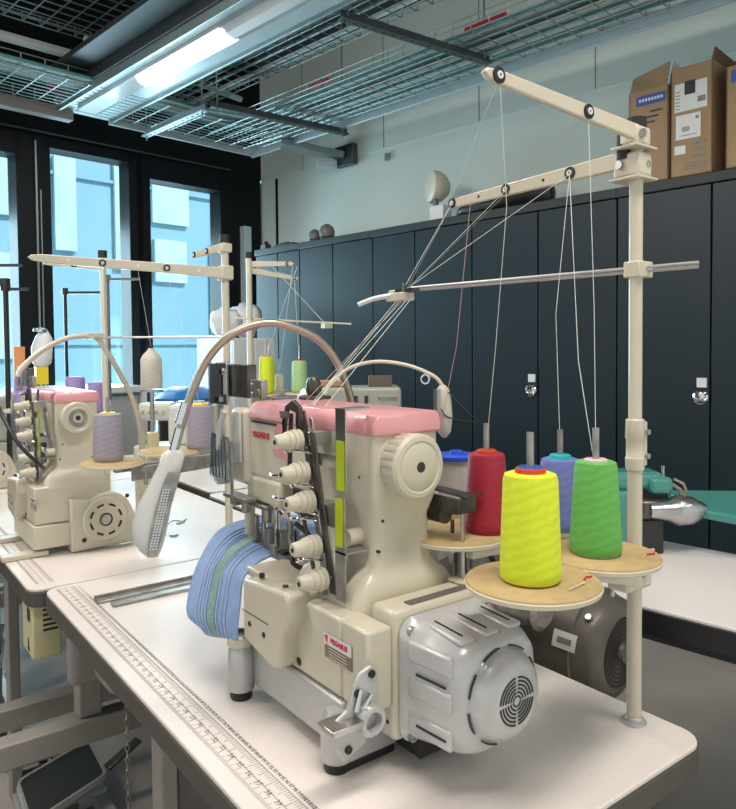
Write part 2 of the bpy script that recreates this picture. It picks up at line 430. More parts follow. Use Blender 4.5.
mb = MB(); mb.prism(p, (0, 0.005, 0)); mb.build('flap', cardd, c2, smooth=0)
mb = MB(); mb.box(-0.003, -0.0005, -3.045, -2.915, 2.27, 2.385, RM); lb1 = mb.build('shipping_label', paper, c2, smooth=0)
mb = MB(); mb.box(-0.004, -0.003, -2.998, -2.955, 2.335, 2.39, RM)
for k in range(6): mb.box(-0.004, -0.003, -2.935, -2.92, 2.28+k*0.014, 2.283+k*0.014, RM)
for k in range(8): mb.box(-0.004, -0.003, -3.038+k*0.004, -3.036+k*0.004, 2.295, 2.318, RM)
mb.build('label_print', ink, lb1, smooth=0)
mb = MB(); mb.box(-0.003, -0.0005, -3.02, -2.92, 2.155, 2.255, RM); lb2 = mb.build('shipping_label', paper, c2, smooth=0)
mb = MB()
for k in range(8): mb.box(-0.004, -0.003, -2.975+k*0.004, -2.973+k*0.004, 2.185, 2.205, RM)
mb.box(-0.004, -0.003, -3.005, -2.94, 2.168, 2.171, RM); mb.box(-0.004, -0.003, -3.012, -3.0, 2.23, 2.242, RM)
mb.build('label_print', inkg, lb2, smooth=0)
mb = MB(); mb.box(-0.003, -0.0005, -2.96, -2.915, 2.095, 2.13, RM); mb.build('small_label', paper, c2, smooth=0)
mb = MB()
for k in range(3): mb.box(-0.0025, -0.0005, -3.045, -2.955, 2.028+k*0.012, 2.032+k*0.012, RM)
for k in range(2):
    for j in range(3): mb.box(-0.0025, -0.0005, -3.04+k*0.03, -3.02+k*0.03, 2.075+j*0.026, 2.088+j*0.026, RM)
mb.build('printed_line', inkg, c2, smooth=0)
c3 = carton(-3.5, -3.12, 2.40, 'cardboard box with blue label cut off by the right picture edge', s0=-0.01, depth=0.37)
mb = MB(); mb.box(-0.013, -0.0105, -3.30, -3.14, 2.335, 2.38, RM); mb.build('blue_label', bluep, c3, smooth=0)
p = [R(0.0, -3.12, 2.40), R(0.34, -3.12, 2.40), R(0.34, -3.13, 2.44), R(0.1, -3.13, 2.46)]
mb = MB(); mb.prism(p, (0, 0.004, 0)); mb.build('flap', cardd, c3, smooth=0)

# round beige lamp head, bag, pucks on the cupboards
L = thing('reflector_lamp', 'round beige lamp head on a white foot on top of the cupboards', 'lamp', R(0.15, -1.53, 2.0))
mb = MB(); mb.lathe(R(0.13, -1.465, 2.225), (0.87, -0.35, -0.05), [(0, 0.0), (0.0, 0.075), (0.008, 0.090), (0.02, 0.094), (0.05, 0.092), (0.085, 0.076), (0.115, 0.045), (0.125, 0)], 28); mb.build('lamp_head', creamd, L)
mb = MB(); mb.tube([R(0.13, -1.50, 2.18), R(0.13, -1.52, 2.10), R(0.13, -1.51, 2.03)], 0.016, 8); mb.build('stem', framed, L)
mb = MB(); mb.box(0.09, 0.17, -1.60, -1.50, 2.001, 2.10, RM); mb.build('foot', skinw, L, bevel=0.005)
bg = MB()
secs = []
for k, (t, h, w) in enumerate([(-1.66, .035, .05), (-1.72, .07, .08), (-1.82, .085, .09), (-1.92, .075, .09), (-2.02, .10, .085), (-2.12, .12, .08), (-2.2, .13, .06), (-2.26, .08, .03)]):
    secs.append([R(0.16 + w*math.cos(a)*(1+0.15*math.sin(3*a+k)), t, 2.002 + 1.4*h*(0.5+0.5*math.sin(a))) for a in [2*PI*i/12 for i in range(12)]])
bg.loft(secs); tag(bg.build('bag', blackp, sub=1), 'limp black bag lying on the cupboards beside the round lamp', 'bag')
for (t, r, lab) in ((-0.555, 0.042, 'smaller left of two grey balls on the cupboards'), (-0.675, 0.052, 'larger right of two grey balls on the cupboards')):
    mb = MB(); mb.lathe(R(0.05, t, 2.0), (0, 0, 1), [(0.001, 0), (0.001, r*0.5), (r*0.4, r*0.92), (r, r), (r*1.6, r*0.78), (r*1.95, r*0.3), (r*2, 0)], 20)
    tag(mb.build('ball', framed), lab, 'ball')
mb = MB(); mb.box(0.02, 0.08, -0.36, -0.16, 2.001, 2.02, RM); mb.box(0.03, 0.07, -0.30, -0.2, 2.02, 2.03, RM); tag(mb.build('tool_case', blackp, bevel=0.005), 'flat black case on the end cupboard left of the balls', 'case')
mb = MB(); mb.box(0.02, 0.07, -0.06, 0.0, 2.001, 2.04, RM); mb.ball(R(0.05, -0.03, 2.045), 0.018); tag(mb.build('tape_dispenser', blackp, bevel=0.004), 'small black gadget on the cupboard corner by the windows', 'gadget')

# ---------------------------------------------------------------- ceiling services
def mesh_tray(name, lab, s0, s1, t0, t1, z, h, pitch_l, pitch_c, wr=0.0035, along='t', ms=galv):
    c = thing(name, lab, 'cable tray', R((s0+s1)/2, (t0+t1)/2, z), 'wire mesh cable trays under the ceiling')
    mb = MB()
    def P(l, x, zz): return R(x, l, zz) if along == 't' else R(l, x, zz)
    l0, l1, x0, x1 = (t0, t1, s0, s1) if along == 't' else (s0, s1, t0, t1)
    n = int(round((x1-x0)/pitch_c))
    for i in range(n+1): mb.tube([P(l0, x0+(x1-x0)*i/n, z), P(l1, x0+(x1-x0)*i/n, z)], wr, 5)
    for x in (x0, x1):
        for k in (0.5, 1): mb.tube([P(l0, x, z+h*k), P(l1, x, z+h*k)], wr, 5)
    m = mb.build('long_wires', ms, c)
    mb = MB(); n = int(round((l1-l0)/pitch_l))
    for i in range(n+1):
        l = l0+(l1-l0)*i/n; mb.tube([P(l, x0, z+h), P(l, x0, z), P(l, x1, z), P(l, x1, z+h)], wr, 5)
    mb.build('cross_wires', ms, c)
    return c
mesh_tray('cable_tray', 'wire mesh cable tray running along the white right wall', -0.42, 0.02, -4.6, -0.05, 2.72, 0.06, 0.10, 0.055)
mesh_tray('cable_tray', 'second, higher wire mesh tray above the one by the right wall', -0.85, -0.35, -4.0, 0.3, 2.95, 0.06, 0.1, 0.06)
mesh_tray('cable_tray', 'wire mesh tray crossing in front of the window heads', -3.6, -0.05, -0.36, 0.10, 2.72, 0.07, 0.12, 0.05, along='s')
mesh_tray('cable_tray', 'upper left wire mesh grid tray near the picture corner', -3.2, -1.27, -1.1, -0.2, 3.02, 0.05, 0.09, 0.075, along='s', wr=0.004)
def rail(lab, p, q, w, h, m, name='steel_rail', cat='rail', grp=None):
    mb = MB(); mb.bar(R(*p), R(*q), w, h); return tag(mb.build(name, m, bevel=0.003), lab, cat, grp)
rail('pale steel side rail of the tray along the right wall', (0.07, -4.6, 2.73), (0.07, 0.15, 2.73), 0.02, 0.09, beamm)
rail('pale steel side rail under the windows-side tray, right of the light beam', (-1.02, 0.13, 2.72), (0.07, 0.13, 2.72), 0.02, 0.06, beamm)
rail('taupe painted square beam at the far left under the ceiling', (-3.6, 0.16, 2.70), (-1.24, 0.16, 2.70), 0.07, 0.07, mat('taupe_paint', (0.30, 0.27, 0.25), 0.5))
# cables and pipes
def pipe(lab, pts, r, m, name='pipe', cat='pipe', grp='pipes and cables under the ceiling'):
    mb = MB(); mb.tube([R(*p) for p in pts], r, 8); return tag(mb.build(name, m), lab, cat, grp)
tealc = mat('teal_cable', (0.08, 0.25, 0.25), 0.4, noise=0.2); whitec = mat('white_cable', (0.62, 0.70, 0.70), 0.4); redc = mat('red_cable', (0.5, 0.02, 0.03), 0.4); yelc = mat('yellow_cable', (0.6, 0.45, 0.03), 0.4); bluec = mat('blue_cable', (0.03, 0.12, 0.40), 0.4)
cs = [('outermost teal cable in the tray by the right wall', -0.02, tealc, .012), ('thick white pipe in the tray by the right wall', -0.08, whitec, .016), ('second teal cable from the wall in the tray', -0.13, tealc, .01), ('thin white cable in the middle of the wall-side tray', -0.18, whitec, .008), ('dark cable in the middle of the wall-side tray', -0.23, galvd, .01), ('galvanised conduit left of centre in the wall-side tray', -0.29, galv, .014), ('innermost teal cable in the wall-side tray', -0.36, tealc, .009), ('narrow dark cable between the white ones in the wall-side tray', -0.155, galvd, .006), ('narrow white cable beside the innermost one in the wall-side tray', -0.33, whitec, .006), ('narrow teal cable left of the dark one in the wall-side tray', -0.26, tealc, .007)]
for lab, s, m, r in cs:
    pipe(lab, [(s, -4.6, 2.735+r), (s, -0.5, 2.735+r), (s-0.10, -0.26+s*0.5, 2.735+r), (s-0.35, -0.17+s*0.6, 2.735+r), (-1.0, -0.17+s*0.6, 2.735+r), (-3.6, -0.17+s*0.6, 2.735+r)], r, m, 'cable', 'cable')
for lab, s, m in (('white cable in the upper tray nearest the wall', -0.42, whitec), ('grey conduit in the upper tray', -0.52, galv), ('dark cable in the upper tray', -0.60, galvd), ('pale conduit in the upper tray near the light beam', -0.72, whitec)):
    pipe(lab, [(s, -4.0, 2.97), (s, 0.3, 2.97)], 0.012, m, 'cable', 'cable')
for lab, a, b, s, m, z in (('short red cable sleeve in the right tray near the top edge', -2.30, -2.08, -0.33, redc, 2.775), ('dark red cable sleeve in the right tray', -1.98, -1.82, -0.26, redc, 2.765), ('yellow cable sleeve at the top edge in the right tray', -2.75, -2.50, -0.12, yelc, 2.77), ('small red sleeve in the middle of the right tray', -1.2, -1.05, -0.40, redc, 2.765), ('blue tie on the upper tray', -1.75, -1.6, -0.6, bluec, 2.99)):
    pipe(lab, [(s, a, z), (s, b, z)], 0.013, m, 'cable_sleeve', 'cable sleeve')
pipe('thick pale pipe crossing the upper left corner', [(-3.6, -0.07, 2.95), (-1.19, -0.12, 2.95)], 0.028, whitec)
pipe('second pale pipe above the left mesh grid', [(-3.2, -0.75, 3.12), (-1.1, -0.80, 3.12)], 0.022, whitec)
pipe('thin pale conduit behind the light beam', [(-1.35, -0.3, 2.98), (-0.2, -0.1, 2.98)], 0.02, whitec)
pipe('yellow tagged thin pipe behind the light beam', [(-0.86, -0.45, 2.9), (-0.78, -0.43, 2.9)], 0.024, yelc)
mb = MB(); mb.box(-1.40, -1.24, 0.0, 0.12, 2.80, 2.86, RM); tag(mb.build('junction_box', redc, bevel=0.004), 'red junction box in the left tray beside the light beam', 'junction box')
# light beam with luminaire
bm_ = thing('light_beam', 'long pale metal ceiling beam carrying a lit tube lamp', 'light beam', R(-1.23, -2.0, 2.7))
mb = MB(); mb.box(-1.34, -1.00, -4.6, 0.16, 2.72, 2.80, RM); mb.build('housing', beamm, bm_, bevel=0.004)
mb = MB(); mb.box(-1.50, -1.345, -4.6, -0.10, 2.80, 2.83, RM); mb.box(-1.36, -1.346, -4.6, -0.10, 2.74, 2.80, RM); mb.build('cover_plate', darkmetal, bm_, bevel=0.003)
mb = MB(); mb.box(-1.345, -1.33, -4.6, 0.16, 2.695, 2.80, RM); mb.box(-1.012, -0.998, -4.6, 0.16, 2.70, 2.80, RM); mb.build('flange', galv, bm_, bevel=0.002)
mb = MB(); mb.box(-1.27, -1.16, -4.6, -0.0, 2.695, 2.72, RM); mb.build('lamp_rail', motorgrey, bm_, bevel=0.003)
def tri(t0, t1):
    mb = MB(); pr_ = [(-1.275, 2.695), (-1.255, 2.668), (-1.215, 2.655), (-1.175, 2.668), (-1.155, 2.695)]
    mb.prism([R(s, t0, z) for s, z in pr_], E2*(t1-t0)); return mb
tag(tri(-1.46, -0.70).build('lamp_cover', lamp_on, bm_, smooth=0), 'glowing white diffuser of the tube lamp')
tri(-3.4, -1.49).build('lamp_cover', motorgrey, bm_, smooth=0)
# strut channels hanging from the trays
def strut(lab, p, q):
    c = thing('strut_channel', lab, 'bracket', R((p[0]+q[0])/2, (p[1]+q[1])/2, p[2]), 'slotted hanger channels under the cable trays')
    mb = MB(); mb.bar(R(*p), R(*q), 0.045, 0.012); mb.bar(V(R(*p))+V((0, 0, 0.018)), V(R(*q))+V((0, 0, 0.018)), 0.006, 0.036); mb.build('channel', galvd if 'dark' in lab else beamm, c, bevel=0.002)
    d = R(*q)-R(*p); mb = MB(); n = int(d.length/0.05)
    for i in range(n):
        a = R(*p)+d*((i+0.3)/n); b = R(*p)+d*((i+0.65)/n); mb.bar(a-V((0, 0, 0.0065)), b-V((0, 0, 0.0065)), 0.010, 0.001)
    mb.build('slots', ink, c, smooth=0)
    for e in (0.04, 0.96):
        a = R(*p)+d*e; mb = MB(); mb.cyl(a-V((0, 0, 0.03)), V((a.x, a.y, 3.45)), 0.005, seg=8); mb.build('hanger_rod', galv, c)
strut('dark slotted channel crossing beneath the right tray near the top of the picture', (-0.98, -1.92, 2.68), (-0.13, -2.07, 2.68))
strut('dark slotted channel ending beside the wall bracket', (-0.80, -0.66, 2.66), (0.12, -0.80, 2.66))
strut('pale slotted channel running towards the windows right of the light beam', (-0.80, -0.60, 2.655), (-0.80, 0.10, 2.655))
wb = thing('wall_bracket', 'grey boxy wall bracket on the white wall below the tray corner', 'bracket', R(0.4, -0.6, 2.55))
mb = MB(); mb.box(0.36, SW-0.014, -0.60, -0.42, 2.56, 2.70, RM); mb.build('wall_plate', galvd, wb, bevel=0.004)
mb = MB(); mb.bar(R(0.38, -0.48, 2.63), R(0.02, -0.25, 2.70), 0.12, 0.045); mb.build('arm', galv, wb, bevel=0.004)
mb = MB(); mb.bar(R(0.36, -0.44, 2.58), R(0.24, -0.36, 2.58), 0.05, 0.05); mb.build('clamp', beamm, wb, bevel=0.004)
mb = MB(); mb.box(SW-0.02, SW-0.012, -0.90, -0.86, 2.53, 2.58, RM); tag(mb.build('wall_sensor', galv, bevel=0.002), 'tiny grey sensor on the white wall right of the bracket', 'sensor')
# ---------------------------------------------------------------- tables
def rounded_slab(x0, x1, y0, y1, z0, z1, r, n=8):
    pts = [(x, y, z1) for x, y in rrect((x0+x1)/2, (y0+y1)/2, (x1-x0)/2, (y1-y0)/2, r, n)]
    return MB().prism([V(p) for p in pts], (0, 0, z0-z1))
def table(lab, x0, x1, y0, y1, ruler=True, legs=((0.08, 0.9),), beams=(), grp='white sewing tables in rows'):
    t = thing('sewing_table', lab, 'table', ((x0+x1)/2, (y0+y1)/2, 0), grp)
    rounded_slab(x0+0.002, x1-0.002, y0+0.002, y1-0.002, 0.742, 0.75, 0.035).build('worktop', laminate, t, bevel=0.002)
    wt = rounded_slab(x0, x1, y0, y1, 0.706, 0.742, 0.037).build('edge_band', edge, t, bevel=0.003)
    return t
def ruler(t, x0, x1, y0, y1, y_start, numbers=True):
    """printed ruler strip along the front edge"""
    mb = MB(); z = 0.7502
    w = x1-x0
    def q(a, b, c, d): mb.box(a, b, c, d, 0.7501, 0.7504)
    L = y1-y0
    n = int(L/0.005)
    for i in range(n):
        y = y1 - i*0.005
        big = i % 10 == 0; mid = i % 5 == 0; k = 0.020 if big else 0.014 if mid else 0.008
        q(x1-k, x1, y-0.0003, y+0.0003)
    n = int(L/0.0032)
    for i in range(n):
        y = y1 - i*0.0032
        big = i % 8 == 0; mid = i % 4 == 0; k = 0.020 if big else 0.012 if mid else 0.007
        q(x0, x0+k*0.8, y-0.00025, y+0.00025)
    q(x0+w*0.5-0.0006, x0+w*0.5+0.0006, y0, y1)
    q(x1+0.0004, x1+0.0016, y0, y1)
    mb.build('ruler_print', inkl, t, smooth=0)
    if numbers:
        s = 1
        bm = MB()
        k = 0
        y = y1-0.025
        while y > y0:
            c = bpy.data.curves.new('n', 'FONT'); c.body = str(k+1); c.size = 0.012; c.align_x = 'CENTER'; c.resolution_u = 1; c.extrude = 0.0001
            o = bpy.data.objects.new('n', c); COL.objects.link(o)
            me = bpy.data.meshes.new_from_object(o.evaluated_get(bpy.context.evaluated_depsgraph_get()))
            bpy.data.objects.remove(o); bpy.data.curves.remove(c)
            me.transform(Matrix.Translation((x0+w*0.34, y, 0.7503)) @ Matrix.Rotation(-PI/2, 4, 'Z'))
            bm.bm.from_mesh(me); bpy.data.meshes.remove(me)
            k += 1; y -= 0.0254
        k = 0; y = y1-0.01
        while y > y0:
            c = bpy.data.curves.new('n', 'FONT'); c.body = str(k+1); c.size = 0.0085; c.align_x = 'CENTER'; c.resolution_u = 1; c.extrude = 0.0001; c.offset = 0.0002
            o = bpy.data.objects.new('n', c); COL.objects.link(o)
            me = bpy.data.meshes.new_from_object(o.evaluated_get(bpy.context.evaluated_depsgraph_get()))
            bpy.data.objects.remove(o); bpy.data.curves.remove(c)
            me.transform(Matrix.Translation((x1+0.006, y, 0.7503)) @ Matrix.Rotation(-PI/2, 4, 'Z'))
            bm.bm.from_mesh(me); bpy.data.meshes.remove(me)
            k += 1; y -= 0.010
        bm.build('ruler_numbers', inkg, t, smooth=0)

t1 = table('nearest white sewing table with printed ruler, carrying the front machine', 0.378, 0.969, 0.500, 1.757)
ruler(t1, 0.403, 0.441, 0.52, 1.735, 0)
t2 = table('second white sewing table down the row with the middle pink topped machine', 0.35, 1.10, 1.762, 3.05)
ruler(t2, 0.375, 0.413, 1.80, 3.0, 0, numbers=False)
t3 = table('third white sewing table of the left row, closest to the windows', 0.33, 1.08, 3.06, 4.2)
t4 = table('white sewing table of the middle row behind the white thread cone', 1.16, 1.85, 2.55, 3.75)
def q_frame(t, y, x0, x1, zb, foot=True, grp=None):
    """one end frame: two posts, cross beam, floor beam"""
    for x in (x0+0.05, x1-0.07):
        mb = MB(); mb.box(x-0.03, x+0.03, y-0.02, y+0.02, 0.06, 0.705); mb.build('leg', frame, t, bevel=0.004)
    mb = MB(); mb.box(x0-0.24, x1-0.02, y-0.03, y+0.03, 0.02, 0.09); mb.build('foot_beam', frame, t, bevel=0.004)
# table 1 underframe
def beamx(t, y, x0, x1, z0, z1, w=0.05, name='cross_beam'):
    mb = MB(); mb.box(x0, x1, y-w/2, y+w/2, z0, z1); mb.build(name, frame, t, bevel=0.004)
def post(t, x, y, z0, z1, w=0.05, d=0.05):
    mb = MB(); mb.box(x-w/2, x+w/2, y-d/2, y+d/2, z0, z1); mb.build('leg', frame, t, bevel=0.004)
beamx(t1, 1.655, 0.02, 0.90, 0.42, 0.475); post(t1, 0.45, 1.67, 0.476, 0.705, 0.05, 0.05); post(t1, 0.86, 1.655, 0.476, 0.705)
post(t1, 0.86, 1.655, 0.0, 0.419)
post(t1, 0.45, 1.20, 0.0, 0.705, 0.03, 0.05); post(t1, 0.90, 1.20, 0.0, 0.705)
mb = MB(); mb.box(0.47, 0.885, 1.19, 1.21, 0.25, 0.66); mb.build('side_panel', framed, t1, bevel=0.003)
mb = MB(); mb.box(0.41, 0.93, 0.56, 0.61, 0.64, 0.704); mb.build('rail', frame, t1, bevel=0.004); post(t1, 0.90, 0.585, 0.0, 0.639); post(t1, 0.46, 0.585, 0.0, 0.639)
beamx(t2, 1.95, 0.05, 1.0, 0.36, 0.415); post(t2, 0.52, 1.95, 0.416, 0.705, 0.05, 0.05); post(t2, 1.0, 1.95, 0.0, 0.705)
post(t2, 0.45, 2.9, 0.0, 0.705); post(t2, 1.0, 2.9, 0.0, 0.705); beamx(t2, 2.9, 0.476, 0.97, 0.36, 0.41)
post(t2, 0.40, 2.25, 0.0, 0.705, 0.03, 0.05)
for y in (3.2, 4.05): post(t3, 0.40, y, 0, 0.705); post(t3, 1.0, y, 0, 0.705); beamx(t3, y, 0.426, 0.974, 0.3, 0.35)
for y in (2.65, 3.65): post(t4, 1.25, y, 0, 0.705); post(t4, 1.77, y, 0, 0.705); beamx(t4, y, 1.276, 1.744, 0.3, 0.35)
# long table by the cupboards (room frame)
t5 = thing('long_table', 'long white table with black edge at the right, in front of the cupboards', 'table', R(-1.3, -3.9, 0))
mb = MB(); mb.box(-1.592, -1.06, -5.2, -2.95, 0.742, 0.75, RM); mb.build('worktop', laminate2, t5, bevel=0.002)
mb = MB(); mb.box(-1.593, -1.059, -5.2, -2.95, 0.69, 0.742, RM); mb.build('edge_band', blackp, t5, bevel=0.002)
for s in (-1.5, -1.12):
    for t in (-5.1, -3.05):
        mb = MB(); mb.box(s-0.02, s+0.02, t-0.02, t+0.02, 0, 0.689, RM); mb.build('leg', blackp, t5, bevel=0.003)

# under-table bits
mot = thing('servo_motor', 'dark grey motor box hanging under the far end of the nearest table', 'motor', (0.48, 1.48, 0.56))
mb = MB(); mb.box(0.385, 0.53, 1.56, 1.60, 0.585, 0.704); mb.box(0.43, 0.53, 1.44, 1.56, 0.60, 0.704); mb.build('housing', frame, mot, bevel=0.02, seg=4)
mb = MB(); mb.lathe((0.52, 1.47, 0.64), (0, -1, 0), [(0, 0.05), (0.08, 0.05), (0.085, 0.042), (0.085, 0)], 20); mb.build('pulley_cover', framed, mot)
cb = thing('control_box', 'pale yellow control box hanging below the step between the first two tables', 'control box', (0.42, 1.88, 0.57))
mb = MB(); mb.box(0.362, 0.425, 1.79, 1.90, 0.575, 0.705); mb.build('case', creambox, cb, bevel=0.004)
mb = MB()
for k in range(5): mb.box(0.385, 0.418, 1.788, 1.7905, 0.64+k*0.012, 0.645+k*0.012)
mb.box(0.3605, 0.3625, 1.815, 1.84, 0.66, 0.69); mb.build('vent_slot', ink, cb, smooth=0)
mb = MB(); mb.prism([V((0.3615, 1.825, 0.585)), V((0.3615, 1.845, 0.585)), V((0.3615, 1.845, 0.61)), V((0.3615, 1.835, 0.62))], (0.002, 0, 0)); mb.build('arrow_mark', ink, cb, smooth=0)

def pedal(lab, corners, th=0.022, grp='foot pedals on the floor'):
    """corners: 4 world points of the tread plate"""
    c = [V(p) for p in corners]; n = (c[1]-c[0]).cross(c[3]-c[0]).normalized()
    if n.z < 0: n = -n
    mid = sum(c, V())/4
    base = V((mid.x, mid.y, 0))
    t = thing('foot_pedal', lab, 'pedal', base, grp)
    ux = (c[1]-c[0]); uy = (c[3]-c[0]); lx, ly = ux.length, uy.length; ux.normalize(); uy.normalize()
    def rr(inset, off):
        return [c[0] + ux*(lx/2+x) + uy*(ly/2+y) + n*off for x, y in rrect(0, 0, lx/2-inset, ly/2-inset, 0.02, 4)]
    mb = MB(); mb.loft([rr(0.0, -0.004), rr(-0.002, -0.012), rr(0.012, -0.03)]); mb.build('tray', silver, t, smooth=30)
    mb = MB(); mb.loft([rr(0.0, -0.004), rr(0.0, 0.003), rr(0.008, 0.003), rr(0.008, -0.004)], caps=False); mb.build('rim', silver, t, smooth=30)
    mb = MB(); mb.prism(rr(0.008, 0.0), -n*0.004); mb.build('tread', pedal_r, t, smooth=0)
    return t, mid, n, ux, uy
pedals = []
def px_plate(pts): return pts
def pedal_full(lab, corners, arm=True):
    t, mid, n, ux, uy = pedal(lab, corners)
    mb = MB(); mb.box(mid.x-0.10, mid.x-0.06, mid.y-0.02, mid.y+0.30, 0.004, 0.03); mb.box(mid.x+0.04, mid.x+0.08, mid.y-0.02, mid.y+0.30, 0.004, 0.03); mb.box(mid.x-0.10, mid.x+0.08, mid.y+0.26, mid.y+0.30, 0.03, 0.045)
    mb.build('base_bar', silver, t, bevel=0.003)
    mb = MB(); mb.cyl(V((mid.x-0.08, mid.y, 0.03)), V((mid.x-0.08, mid.y, mid.z-0.03)), 0.012); mb.cyl(V((mid.x+0.06, mid.y, 0.03)), V((mid.x+0.06, mid.y, mid.z-0.03)), 0.012); mb.build('pivot', frame, t)
    return t
p1 = pedal_full('grey foot pedal with dark rubber tread under the nearest table', [(0.374, 1.935, 0.10), (0.597, 2.035, 0.10), (0.594, 2.247, 0.115), (0.379, 2.13, 0.115)])
mb = MB(); mb.bar((0.60, 2.05, 0.11), (0.70, 2.07, 0.15), 0.03, 0.01); mb.build('link_arm', dsteel, p1, bevel=0.002)
p2_ = pedal_full('small second pedal whose corner shows at the bottom picture edge', [(0.46, 1.70, 0.06), (0.60, 1.80, 0.06), (0.585, 1.90, 0.065), (0.45, 1.82, 0.065)])
p3_ = pedal_full('grey foot pedal with dark tread at the left picture edge under the second table', [(0.32, 2.62, 0.2), (0.44, 2.70, 0.2), (0.56, 3.0, 0.22), (0.42, 3.05, 0.22)])
ch = MB()
for k in range(26):
    z = 0.60-k*0.0145; p = V((0.508, 1.58, z))
    d = V((1, 0, 0)) if k % 2 else V((0, 1, 0))
    a = [p + V((0, 0, 1))*0.009*math.cos(t) + d*0.0045*math.sin(t) for t in [2*PI*i/8 for i in range(9)]]
    ch.tube(a, 0.0013, 5, caps=False)
tag(ch.build('pedal_chain', gooseg), 'thin chain hanging down to the foot pedal under the nearest table', 'chain')
cable = MB(); cable.tube([(0.44, 1.9, 0.03), (0.5, 2.4, 0.015), (0.42, 2.62, 0.03), (0.5, 2.75, 0.04)], 0.012, 8, smooth=6)
tag(cable.build('floor_cable', blackp), 'black cable lying on the floor under the second table', 'cable')

# loose things on the tables
mb = MB(); mb.box(0.45, 0.70, 1.575, 1.60, 0.7505, 0.756); mb.box(0.45, 0.72, 1.602, 1.606, 0.7505, 0.762)
tag(mb.build('metal_guide_strip', msteel, bevel=0.001), 'far flat steel guide strip lying across the joint of the tables', 'strip', 'steel strips at the table joint')
mb = MB(); mb.box(0.47, 0.74, 1.535, 1.556, 0.7505, 0.757)
tag(mb.build('metal_guide_strip', msteel, bevel=0.001), 'nearer flat steel guide strip lying just before the table joint', 'strip', 'steel strips at the table joint')
for (x, y, lab) in ((0.95, 2.48, 'thin wire clip on the white table right of the lamp head'), (0.87, 2.17, 'loose bent wire clip nearer on the white table right of the lamp head')):
    mb = MB(); mb.tube([(x-.03, y, .752), (x, y+.03, .752), (x+.02, y-.01, .752), (x-.01, y-.02, .752), (x+.04, y+.02, .752)], 0.0018, 6, smooth=6); tag(mb.build('wire_clip', steel), lab, 'clip')
mb = MB(); mb.lathe((0.80, 2.02, 0.7505), (0, 0, 1), [(0, 0.012), (0.004, 0.012), (0.006, 0.0)], 16); tag(mb.build('brass_button', gooseg), 'small brown disc on the white table beside the lamp head', 'disc')

